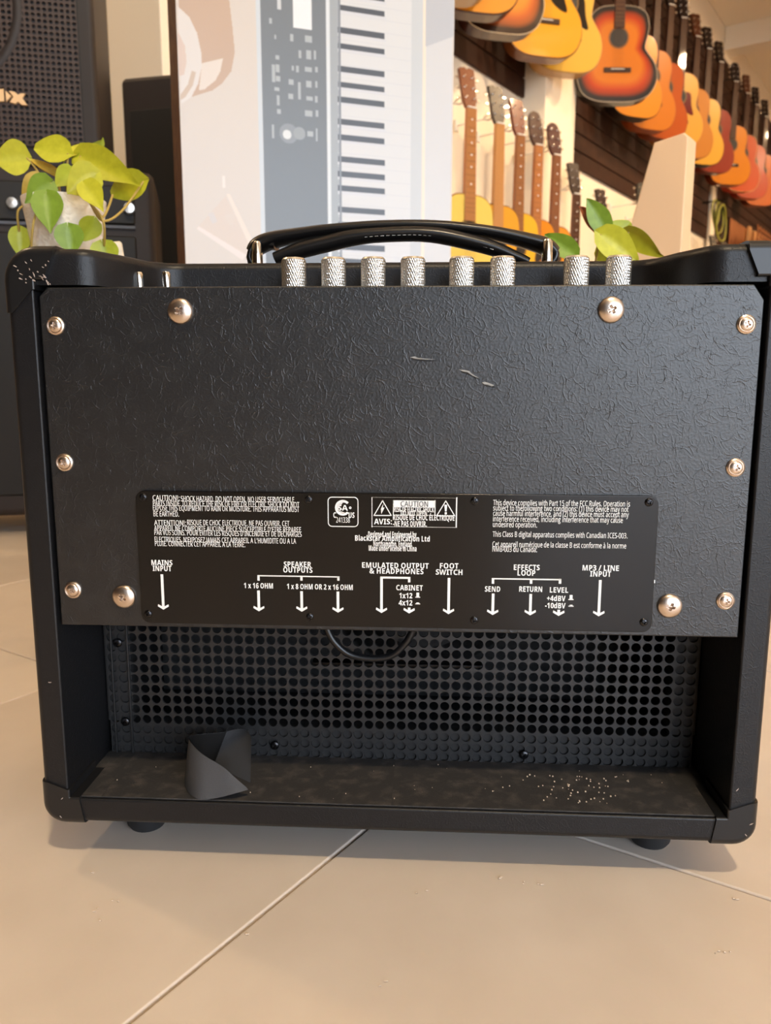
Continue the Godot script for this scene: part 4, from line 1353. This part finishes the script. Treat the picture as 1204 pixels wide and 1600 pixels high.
func plant_stool(label: String, at: Vector3, height: float) -> void:
	var o := thing("plant_stool", label, "stool", at)
	part("seat", lathe([Vector2(0.0, height - 0.02), Vector2(0.055, height - 0.02), Vector2(0.06, height - 0.015), Vector2(0.06, height - 0.002), Vector2(0.058, height), Vector2(0.0, height)], 32), M.black, o)
	for k in 3:
		var a := TAU * k / 3
		part("leg", tube([Vector3(cos(a) * 0.04, height - 0.019, sin(a) * 0.04), Vector3(cos(a) * 0.06, 0.0, sin(a) * 0.06)], 0.008, 10), M.black, o)


func build_plant(label: String, at: Vector3, rim: float, radius: float, bottom: float, leaves: Array, stems: Array, trails: Array) -> void:
	var p := thing("potted_pothos", label, "plant", Vector3(at.x, bottom, at.z))
	var h := rim - bottom
	var pot := part("pot", lathe([Vector2(0.0, 0.0), Vector2(radius * 0.72, 0.0), Vector2(radius * 0.78, h * 0.3), Vector2(radius * 0.90, h * 0.7), Vector2(radius, h * 0.98), Vector2(radius, h), Vector2(radius * 0.95, h), Vector2(radius * 0.93, h * 0.85)], 36), M.pot, p)
	part("soil", lathe([Vector2(0.0, h * 0.80), Vector2(radius * 0.92, h * 0.80), Vector2(radius * 0.90, h * 0.9), Vector2(0.0, h * 0.93)], 30), M.soil, pot)
	for s in stems:
		var a := Vector3(at.x, rim - h * 0.12, at.z)
		var b := Vector3(s[1][0], s[1][1], s[1][2])
		a += Vector3(clampf((b.x - a.x) * 0.3, -radius * 0.6, radius * 0.6), 0, 0)
		var mid := a.lerp(b, 0.55) + Vector3(0, absf(b.x - a.x) * 0.12 + 0.006, 0)
		var path := []
		for q in smooth_path([a, mid, b], 6):
			path.append(q - p.position)
		part("stem", tube(path, 0.0013, 7), M.stem, p)
	for s in trails:
		var path2 := []
		for q in s:
			path2.append(Vector3(q[0], q[1], q[2]) - p.position)
		part("stem", tube(smooth_path(path2, 6), 0.0013, 7), M.stem, p)
	for l in leaves:
		part("leaf", leaf_mesh(Vector3(l[0], l[1], l[2]), Vector3(l[3], l[4], l[5]), l[6] * 1.22, l[7]), M["leaf_%d" % int(l[8])], p, -p.position)


func build_plants() -> void:
	plant_stool("small round black stool under the plant in the white pot", Vector3(POT[0], 0, POT[2]), 0.43)
	plant_stool("low round black stool under the plant beside the cream board", Vector3(RPOT[0], 0, RPOT[2]), 0.33)
	build_plant("bushy yellow-green pothos in a white pot behind the amplifier's scuffed corner", Vector3(POT[0], 0, POT[2]), POT[1], POTR, 0.43, LEAVES_L, STEMS_L, STEMS_L2)
	build_plant("sparse green pothos with one brown leaf before the cream board", Vector3(RPOT[0], 0, RPOT[2]), 0.425, 0.05, 0.33, LEAVES_R, STEMS_R, [])
	solo("cream_card", rbox(Vector3(0.022, 0.055, 0.012), 0.002, 1), M.card, "small cream block beside the white plant pot", "block", Vector3(-0.343, 0.4575, -0.445), Vector3(0, 0.3, 0.12))


func build_board() -> void:
	var o := PackedVector2Array([Vector2(0.0, 0.0), Vector2(0.0, 0.742), Vector2(-0.008, 0.75), Vector2(-0.060, 0.742), Vector2(-0.250, 0.0)])
	var b := thing("wedge_board", "plain cream board with a slanting left edge standing behind the right plant", "board", Vector3(0.462, 0.0, -1.0), deg_to_rad(-34.0))
	part("panel", prism(o, -0.045, 0.0, 0.003, 0.0, 2), M.board, b)


func build_small_things() -> void:
	var r := RandomNumberGenerator.new()
	r.seed = 8
	var g := Geo.new()
	for p in [[0.075, 0.0055], [0.088, 0.010], [-0.205, 0.015], [-0.185, 0.055], [-0.180, 0.062], [-0.175, 0.045], [-0.085, 0.07], [0.02, 0.025], [0.195, 0.07], [0.20, 0.068], [0.2245, 0.02], [0.0, 0.105], [0.10, 0.012]]:
		for k in 2:
			rbox_into(g, Vector3(p[0] + r.randfn(0, 0.0015), 0.0005, p[1] + r.randfn(0, 0.001)), Vector3(r.randf_range(0.0008, 0.0026), 0.0009, r.randf_range(0.0005, 0.0012)), 0.0003, 1)
	var o := solo("floor_crumbs", g.mesh(), M.crumb, "tiny pale crumbs scattered on the floor tiles before the amplifier", "crumbs")
	o.set_meta("kind", "stuff")
	var g2 := Geo.new()
	for k in 60:
		var x := r.randfn(0.125, 0.022)
		rbox_into(g2, Vector3(x, AB + AW + 0.0014, r.randf_range(-0.05, -0.012)), Vector3.ONE * r.randf_range(0.0004, 0.0010), 0.0001, 1)
	for k in 30:
		rbox_into(g2, Vector3(r.randf_range(-0.2, 0.2), AB + AW + 0.0014, r.randf_range(-0.06, -0.006)), Vector3.ONE * r.randf_range(0.0003, 0.0007), 0.0001, 1)
	var o2 := solo("dust_grains", g2.mesh(), M.crumb, "pale dust grains on the floor of the amplifier's open back", "dust")
	o2.set_meta("kind", "stuff")


## small things on the wall at the far right, low down
func build_far_corner() -> void:
	var turn := PI / 2 - ROOM_TURN
	var strip := structure("trim_9", rbox(Vector3(0.15, 2.06, 0.03), 0.004, 1), M.white_wall)
	strip.global_transform = Transform3D(Basis(Vector3.UP, turn), wall_point(3.30, -0.215, 1.03))
	var coil := thing("coiled_cord", "olive-green cord hung in loops right of the cream board", "cord", wall_point(2.93, -0.09, 1.74), turn)
	for k in 5:
		var pts := []
		for s in 25:
			var o := TAU * s / 24
			pts.append(Vector3(cos(o) * (0.12 + 0.012 * k) + 0.01 * k, sin(o) * (0.11 + 0.01 * k) - 0.02 * k, 0.012 * k + 0.006 * sin(o * 2.0 + k)))
		part("loop", tube(pts, 0.007, 7), M.cord if k % 2 == 0 else M.dark_metal, coil)
	part("peg", tube([Vector3(0, 0.10, -0.12), Vector3(0, 0.105, 0.07)], 0.008, 8), M.dark_metal, coil)
	var basket := thing("wicker_basket", "brown woven basket of small packets hanging under the red-orange guitars", "basket", wall_point(4.55, -0.07, 1.58), turn)
	var wide := 1.10
	part("back", rbox(Vector3(wide, 0.30, 0.012), 0.003, 1), M.wicker, basket, Vector3(0, 0.15, -0.14))
	part("bottom", rbox(Vector3(wide, 0.012, 0.26), 0.003, 1), M.wicker, basket, Vector3(0, 0.006, -0.01))
	for k in 4:
		part("weave", tube([Vector3(-wide / 2, 0.03 + k * 0.05, 0.12), Vector3(wide / 2, 0.03 + k * 0.05, 0.12)], 0.010, 8), M.wicker, basket)
	for k in 9:
		part("stake", tube([Vector3(-wide / 2 + k * wide / 8, 0.006, 0.12), Vector3(-wide / 2 + k * wide / 8, 0.21, 0.12)], 0.007, 8), M.wicker, basket)
	var r := RandomNumberGenerator.new()
	r.seed = 4
	for k in 7:
		solo("packet", rbox(Vector3(0.085, 0.20, 0.03), 0.004, 1), M.packet, "tan packet standing in the brown woven basket", "packet", basket.position + Basis(Vector3.UP, turn) * Vector3(-0.45 + k * 0.15, 0.113, -0.05 + r.randf_range(0.0, 0.08)), Vector3(0, turn, 0), "packets in the woven basket")


# ---------------------------------------------------------------- guitars

func half_outline(w_low: float, w_waist: float, w_up: float, length: float, cut := false) -> PackedVector2Array:
	var keys := [Vector2(0, 0), Vector2(w_low * 0.50, length * 0.012), Vector2(w_low * 0.84, length * 0.085), Vector2(w_low, length * 0.24), Vector2(w_low * 0.94, length * 0.40), Vector2(w_waist * 1.03, length * 0.545), Vector2(w_waist, length * 0.60), Vector2(w_up * 0.97, length * 0.70), Vector2(w_up, length * 0.80), Vector2(w_up * 0.90, length * 0.915), Vector2(w_up * 0.62, length * 0.982), Vector2(w_up * 0.25, length), Vector2(0, length)]
	var right := smooth_path(keys, 4)
	var out := PackedVector2Array()
	for p in right:
		out.append(p)
	for k in range(right.size() - 2, 0, -1):
		out.append(Vector2(-right[k].x, right[k].y))
	return out


## the soundboard: rings drawn in from the edge; the dye of a burst goes from ring to ring
func soundboard(outline: PackedVector2Array, inset: float, colors: Array) -> ArrayMesh:
	var g := Geo.new()
	var center := Vector2.ZERO
	for p in outline:
		center += p
	center /= outline.size()
	center.y *= 0.93
	var scales := [1.0, 0.93, 0.86, 0.76, 0.60, 0.30, 0.0]
	var rows := []
	for s in scales.size():
		var row := []
		for p in outline:
			var d: Vector2 = p - center
			var q: Vector2 = center + d * (1.0 - inset / d.length()) * scales[s]
			row.append(g.add(Vector3(q.x, q.y, 0.0012), Vector3.BACK, q))
			g.c.append(colors[s])
		rows.append(row)
	for s in scales.size() - 1:
		for k in outline.size():
			var k2 := (k + 1) % outline.size()
			g.quad(rows[s][k], rows[s][k2], rows[s + 1][k2], rows[s + 1][k])
	return g.mesh()


func lacquer(color: Color, rough := 0.30) -> StandardMaterial3D:
	var key := "lac_%s_%s" % [color.to_html(), rough]
	if not M.has(key):
		var m := plain(color, rough, 0.0, 0.3)
		m.clearcoat_enabled = true
		m.clearcoat = 0.5
		m.clearcoat_roughness = 0.05
		M[key] = m
	return M[key]


func dyed(key: String, rough: float) -> StandardMaterial3D:
	if not M.has(key):
		var m := plain(Color.WHITE, rough, 0.0, 0.3)
		m.vertex_color_use_as_albedo = true
		m.clearcoat_enabled = true
		m.clearcoat = 0.5
		m.clearcoat_roughness = 0.05
		M[key] = m
	return M[key]


func lin(c: Color) -> Color:
	return c.srgb_to_linear()


## kind: top, side, burst edge (or null), pickguard (or null), low/waist/up half widths, length, depth, head
func make_guitar(at: Vector3, turn: float, s: Dictionary, label: String, group: String) -> Node3D:
	var o := thing(s.name, label, "guitar", at, turn, group)
	o.rotation_order = EULER_ORDER_YXZ
	o.rotation.x = s.get("lean", 0.0)
	o.rotation.z = s.get("swing", 0.0)
	var length: float = s.get("length", 0.49)
	var depth: float = s.get("depth", 0.10)
	var key := "%s_%s_%s_%s_%s" % [s.low, s.waist, s.up, length, depth]
	if not cache.has(key):
		var ol := half_outline(s.low, s.waist, s.up, length)
		cache[key] = [ol, prism(ol, -depth, 0.0, 0.004, 0.006, 2)]
	var outline: PackedVector2Array = cache[key][0]
	part("body", cache[key][1], lacquer(s.side.darkened(0.15)), o)
	var top: Color = lin(s.top) * 0.72
	var cols := []
	top.b *= 0.55
	top.a = 1.0
	for k in 7:
		cols.append(top)
	if s.has("burst"):
		var e: Color = lin(s.burst) * 0.7
		var m: Color = lin(s.get("mid", s.burst)) * 0.7
		e.a = 1.0
		m.a = 1.0
		m.b *= 0.5
		cols = [e, e, e.lerp(m, 0.55), m, top, top, top]
	var skey := "%s_%s_%s" % [key, s.top.to_html(), s.get("burst", Color.BLACK).to_html()]
	if not cache.has(skey):
		cache[skey] = soundboard(outline, 0.006, cols)
	part("soundboard", cache[skey], dyed("dyed", 0.32), o)
	# binding round the edge
	if s.has("binding"):
		var bkey := key + "_binding"
		if not cache.has(bkey):
			var bg := Geo.new()
			var pts := []
			for p in outline:
				pts.append(Vector3(p.x * 0.992, p.y * 0.996 + 0.001, 0.0006))
			pts.append(pts[0])
			tube_into(bg, pts, [0.0018], 5)
			cache[bkey] = bg.mesh()
		part("binding", cache[bkey], lacquer(s.binding), o)
	var hole_y := length * 0.67
	if s.get("hole", true):
		part("soundhole", lathe([Vector2(0.0, 0.0016), Vector2(0.049, 0.0016), Vector2(0.049, 0.0006)], 28, Basis(Vector3.RIGHT, PI / 2)), M.black, o, Vector3(0, hole_y, 0))
		part("rosette", lathe([Vector2(0.050, 0.0006), Vector2(0.0505, 0.0019), Vector2(0.056, 0.0019), Vector2(0.0565, 0.0006)], 28, Basis(Vector3.RIGHT, PI / 2)), lacquer(c8(120, 84, 52)), o, Vector3(0, hole_y, 0))
	part("bridge", rbox(Vector3(0.15, 0.026, 0.008), 0.003, 1), lacquer(c8(52, 32, 22), 0.5), o, Vector3(0, length * 0.335, 0.004))
	part("saddle", rbox(Vector3(0.075, 0.004, 0.004), 0.001, 1), M.print_white, o, Vector3(0, length * 0.342, 0.009))
	if s.has("guard"):
		var go := PackedVector2Array()
		for p in smooth_path([Vector2(0.050, hole_y + 0.035), Vector2(0.085, hole_y + 0.02), Vector2(0.095, hole_y - 0.05), Vector2(0.112, hole_y - 0.115), Vector2(0.06, hole_y - 0.10), Vector2(0.022, hole_y - 0.062), Vector2(0.046, hole_y - 0.03), Vector2(0.054, hole_y)], 4):
			go.append(p)
		part("pickguard", prism(go, 0.001, 0.0026, 0.0006, 0.0, 1), lacquer(s.guard, 0.2), o)
	# neck, fingerboard, head
	var nl: float = s.get("neck", 0.345)
	var heel := length - 0.005
	var neck_col: Color = s.get("neck_color", c8(110, 66, 38))
	part("neck", prism(PackedVector2Array([Vector2(-0.0285, heel - 0.01), Vector2(0.0285, heel - 0.01), Vector2(0.022, heel + nl), Vector2(-0.022, heel + nl)]), -0.020, 0.003, 0.001, 0.010, 3), lacquer(neck_col), o)
	var fb := part("fingerboard", prism(PackedVector2Array([Vector2(-0.029, hole_y + 0.048), Vector2(0.029, hole_y + 0.048), Vector2(0.0225, heel + nl), Vector2(-0.0225, heel + nl)]), 0.0032, 0.0085, 0.0012, 0.0, 1), lacquer(s.get("board", c8(58, 36, 26)), 0.45), o)
	if s.get("dots", false):
		for k in 6:
			var y: float = heel + nl * [0.12, 0.32, 0.46, 0.60, 0.74, 0.87][k]
			part("inlay", lathe([Vector2(0.0, 0.0006), Vector2(0.0042, 0.0006), Vector2(0.0042, 0.0)], 10, Basis(Vector3.RIGHT, PI / 2)), M.print_white, fb, Vector3(0, y, 0.0083))
		if not cache.has("frets_%s_%s" % [nl, heel]):
			var fg := Geo.new()
			for k in 15:
				rbox_into(fg, Vector3(0, heel + nl - (nl + 0.09) * (1.0 - pow(2.0, -(k + 1) / 12.0)) / (1.0 - pow(2.0, -16.0 / 12.0)), 0.0088), Vector3(0.046 + 0.0006 * k, 0.0016, 0.0014), 0.0003, 1)
			cache["frets_%s_%s" % [nl, heel]] = fg.mesh()
		part("frets", cache["frets_%s_%s" % [nl, heel]], M.string, fb)
	part("nut", rbox(Vector3(0.045, 0.006, 0.009), 0.001, 1), M.print_white, o, Vector3(0, heel + nl + 0.002, 0.0075))
	var head := Node3D.new()
	head.name = "head_pivot"
	var hy := heel + nl
	var shape: String = s.get("head", "square")
	var ho := PackedVector2Array([Vector2(-0.0225, 0.004), Vector2(0.0225, 0.004), Vector2(0.034, 0.035), Vector2(0.038, 0.17), Vector2(0.012, 0.176), Vector2(0.0, 0.170), Vector2(-0.012, 0.176), Vector2(-0.038, 0.17), Vector2(-0.034, 0.035)])
	if shape == "round":
		ho = PackedVector2Array()
		for p in smooth_path([Vector2(-0.0225, 0.004), Vector2(0.0225, 0.004), Vector2(0.038, 0.035), Vector2(0.040, 0.09), Vector2(0.034, 0.145), Vector2(0.016, 0.168), Vector2(-0.016, 0.168), Vector2(-0.034, 0.145), Vector2(-0.040, 0.09), Vector2(-0.038, 0.035), Vector2(-0.0225, 0.004)], 3).slice(0, -1):
			ho.append(p)
	head.free()
	var hd := part("headstock", prism(ho, -0.014, 0.002, 0.001, 0.0, 1), lacquer((s.get("head_color", neck_col) as Color).darkened(0.3)), o, Vector3(0, hy, -0.002), Vector3(-0.22, 0, 0))
	var peg := lathe([Vector2(0.0, 0.0), Vector2(0.0045, 0.0), Vector2(0.0045, 0.003), Vector2(0.003, 0.004), Vector2(0.003, 0.012), Vector2(0.0, 0.0125)], 10, Basis(Vector3.RIGHT, PI / 2))
	if not cache.has("peg"):
		cache["peg"] = peg
		cache["button"] = rbox(Vector3(0.018, 0.012, 0.008), 0.0035, 2)
	for sx in [-1.0, 1.0]:
		for k in 3:
			var tn := part("tuner", cache["peg"], M.chrome, hd, Vector3(sx * 0.021, 0.045 + k * 0.044, 0.0018))
			tn.scale = Vector3.ONE
			part("tuner_button", cache["button"], s.get("peg", M.chrome), hd, Vector3(sx * 0.050, 0.045 + k * 0.044, -0.010))
	if not cache.has("strings_%s_%s" % [nl, length]):
		var sg := Geo.new()
		for k in 6:
			var x := -0.019 + 0.0076 * k
			tube_into(sg, [Vector3(x * 1.35, length * 0.335, 0.0105), Vector3(x, hy + 0.003, 0.0125)], [0.0004], 4)
		cache["strings_%s_%s" % [nl, length]] = sg.mesh()
	var strings := part("strings", cache["strings_%s_%s" % [nl, length]], M.string, o)
	strings.set_meta("kind", "stuff")
	return o


func wall_hook(t: float, y: float, word: String, group: String, mat: Material) -> void:
	var turn := -ROOM_TURN + PI / 2
	var h := thing("wall_hook", word, "hook", wall_point(t, -0.23, y), turn, group)
	var reach := 0.15
	part("plate", rbox(Vector3(0.03, 0.05, 0.012), 0.003, 1), mat, h, Vector3(0, 0, 0.004))
	part("arm", tube([Vector3(0, 0, 0.008), Vector3(0, 0.004, reach)], 0.004, 8), mat, h)
	for sx in [-1.0, 1.0]:
		part("prong", tube([Vector3(0, 0.004, reach - 0.004), Vector3(sx * 0.022, 0.004, reach + 0.012), Vector3(sx * 0.022, 0.012, reach + 0.03)], 0.004, 8), mat, h)


func build_guitars() -> void:
	var nat := c8(236, 178, 84)
	var pale := c8(250, 214, 140)
	var amber := c8(240, 160, 52)
	var orange := c8(214, 112, 38)
	var red := c8(188, 60, 24)
	var brown := c8(70, 34, 20)
	var black := c8(22, 18, 16)
	var base := {"name": "acoustic_guitar", "low": 0.198, "waist": 0.135, "up": 0.146, "top": nat, "side": c8(150, 84, 42), "dots": false, "length": 0.49, "depth": 0.085}
	var upper := [
		[-1.76, {"top": pale, "side": c8(176, 140, 96)}, "pale natural acoustic guitar at the near end of the upper row"],
		[-1.54, {"top": amber, "side": brown}, "amber acoustic guitar hung second from the carton in the upper row"],
		[-1.31, {"top": c8(240, 150, 40), "mid": c8(210, 100, 30), "burst": c8(50, 22, 14), "side": c8(60, 28, 20), "binding": c8(220, 200, 170)}, "brown-edged amber guitar hung third in the upper row"],
		[-0.87, {"top": c8(250, 176, 40), "side": c8(120, 70, 36), "guard": black, "big_guard": true}, "golden yellow acoustic guitar with a large black pickguard"],
		[-0.60, {"top": c8(240, 190, 96), "side": c8(196, 150, 90), "guard": black}, "light natural guitar with a narrow black pickguard left of the sunburst guitar"],
		[-0.12, {"top": c8(228, 128, 36), "mid": c8(206, 70, 22), "burst": c8(34, 24, 20), "side": black, "binding": c8(190, 176, 156), "low": 0.222, "up": 0.165, "waist": 0.15, "yaw": 4.0, "dots": true, "out": 0.09, "drop": 0.045}, "sunburst acoustic guitar with black edge and round soundhole facing the camera"],
		[0.48, {"top": c8(232, 146, 50), "side": black, "yaw": 26.0}, "orange-topped guitar with black sides just right of the sunburst guitar"],
		[0.78, {"top": c8(214, 124, 52), "side": c8(150, 70, 30), "yaw": 26.0}, "reddish tan acoustic guitar two places right of the sunburst guitar"],
		[1.06, {"top": c8(190, 84, 32), "side": c8(120, 50, 24), "yaw": 26.0}, "rust brown acoustic guitar three places right of the sunburst guitar"],
		[1.36, {"top": c8(238, 176, 92), "side": c8(206, 140, 70), "guard": c8(96, 20, 24), "yaw": 14.0}, "natural acoustic guitar with a dark red pickguard above the cream board"],
		[1.72, {"top": c8(206, 132, 72), "side": c8(160, 90, 44), "yaw": 22.0}, "matt tan acoustic guitar right of the red pickguard guitar"],
		[2.05, {"top": c8(236, 176, 84), "side": black, "yaw": 22.0}, "yellow-topped guitar with a black side in the upper row"],
		[2.42, {"top": c8(150, 42, 28), "side": c8(110, 40, 26), "yaw": 24.0}, "dark red acoustic guitar left of the orange classical guitar"],
		[2.95, {"top": c8(232, 140, 46), "side": c8(140, 60, 26), "yaw": 14.0, "head": "round"}, "orange classical guitar with a dark bridge in the far upper row"],
		[3.40, {"top": c8(206, 76, 30), "side": c8(170, 50, 24), "yaw": 20.0, "binding": c8(230, 180, 120)}, "bright red-orange acoustic guitar right of the orange classical guitar"],
		[3.80, {"top": c8(190, 62, 26), "side": c8(150, 44, 22), "yaw": 20.0}, "deep red acoustic guitar near the far end of the upper row"],
		[4.25, {"top": c8(204, 100, 40), "side": c8(120, 50, 26), "yaw": 20.0}, "orange-brown guitar at the far end of the upper row"],
	]
	for k in upper.size():
		var u: Array = upper[k]
		var s: Dictionary = base.duplicate()
		s.merge(u[1], true)
		s.neck_color = c8(84, 48, 32)
		s.board = c8(66, 40, 30)
		s.head_color = c8(48, 30, 24) if k % 4 != 2 else c8(120, 66, 36)
		if s.get("big_guard", false):
			s.erase("big_guard")
		var y: float = 1.885 + (0.045 if u[0] < 0.0 else 0.03) * u[0] + 0.008 * sin(k * 2.3) - s.get("drop", 0.0)
		make_guitar(wall_point(u[0], s.get("out", 0.0), y), deg_to_rad(s.get("yaw", 18.0)), s, u[2], "guitars in the upper row")
		wall_hook(u[0], y + 0.86, "black wall hook holding the " + u[2].split(" guitar")[0] + " guitar", "wall hooks of the upper row", M.dark_metal)
	var lower := [
		[-1.57, {"top": c8(252, 222, 150), "side": c8(160, 104, 60), "neck_color": c8(176, 110, 62), "board": c8(176, 122, 74), "head_color": c8(168, 92, 50)}, "pale spruce guitar with brown head nearest the carton in the lower row"],
		[-1.31, {"top": c8(246, 176, 76), "side": c8(90, 50, 30), "neck_color": c8(196, 140, 84), "board": c8(190, 138, 84), "dots": false, "head_color": c8(60, 34, 26)}, "plain-necked amber guitar with dark head second in the lower row"],
		[-1.10, {"top": c8(252, 196, 78), "side": c8(150, 90, 50), "neck_color": c8(160, 100, 60), "board": c8(150, 100, 62), "head_color": c8(150, 62, 36)}, "yellow guitar with reddish brown head third in the lower row"],
		[-0.90, {"top": c8(240, 150, 50), "side": c8(120, 60, 30), "neck_color": c8(170, 104, 62), "board": c8(178, 116, 68), "head": "round", "head_color": c8(84, 36, 28)}, "orange guitar with dark rounded head fourth in the lower row"],
		[-0.68, {"top": c8(236, 158, 72), "side": c8(120, 60, 30), "neck_color": c8(140, 84, 54), "board": c8(132, 84, 56), "head": "round", "head_color": c8(92, 28, 22)}, "light orange guitar with dark red rounded head fifth in the lower row"],
		[-0.40, {"top": c8(150, 40, 30), "mid": c8(120, 30, 24), "burst": black, "side": black, "length": 0.44, "drop": 0.14}, "dark red guitar with black edge low on the white wall"],
		[0.02, {"top": black, "side": black, "length": 0.44, "drop": 0.20}, "black guitar low on the wall behind the right plant"],
		[0.72, {"top": c8(210, 120, 50), "side": brown, "neck_color": c8(110, 70, 46), "head": "round", "head_color": c8(40, 28, 24), "drop": 0.03}, "narrow-necked guitar with dark head left of the cream board"],
		[1.05, {"top": c8(236, 190, 110), "side": brown, "neck_color": c8(190, 150, 110), "head_color": c8(44, 30, 26), "drop": 0.06}, "pale-necked guitar with dark head beside the cream board"],
		[1.40, {"top": c8(120, 36, 24), "side": brown, "head_color": c8(110, 34, 26), "drop": 0.06}, "red-headed guitar half hidden by the cream board"],
		[2.65, {"top": c8(90, 50, 34), "side": brown, "head_color": c8(40, 26, 22), "drop": 0.10}, "dark brown lower-row guitar right of the cream board"],
		[3.05, {"top": c8(150, 80, 40), "side": brown, "head_color": c8(40, 26, 22), "drop": 0.10}, "mid-brown lower-row guitar below the orange classical one"],
		[3.60, {"top": c8(150, 84, 46), "side": brown, "head_color": c8(60, 30, 22), "drop": 0.16}, "tan guitar below the red-orange guitars at the far right"],
	]
	for k in lower.size():
		var u: Array = lower[k]
		var s: Dictionary = base.duplicate()
		s.depth = 0.07
		s.dots = true
		s.low = 0.175
		s.waist = 0.115
		s.up = 0.130
		s.neck_color = c8(110, 66, 42)
		s.board = c8(74, 46, 34)
		s.head_color = c8(60, 34, 26)
		s.merge(u[1], true)
		var y: float = 0.615 - s.get("drop", 0.0) + (0.49 - s.length)
		make_guitar(wall_point(u[0], 0.0, y), deg_to_rad(33.0), s, u[2], "guitars in the lower row")
		wall_hook(u[0], y + s.length + 0.37, "white wall hook holding the " + u[2].split(" guitar")[0] + " guitar", "wall hooks of the lower row", M.lamp_rim)
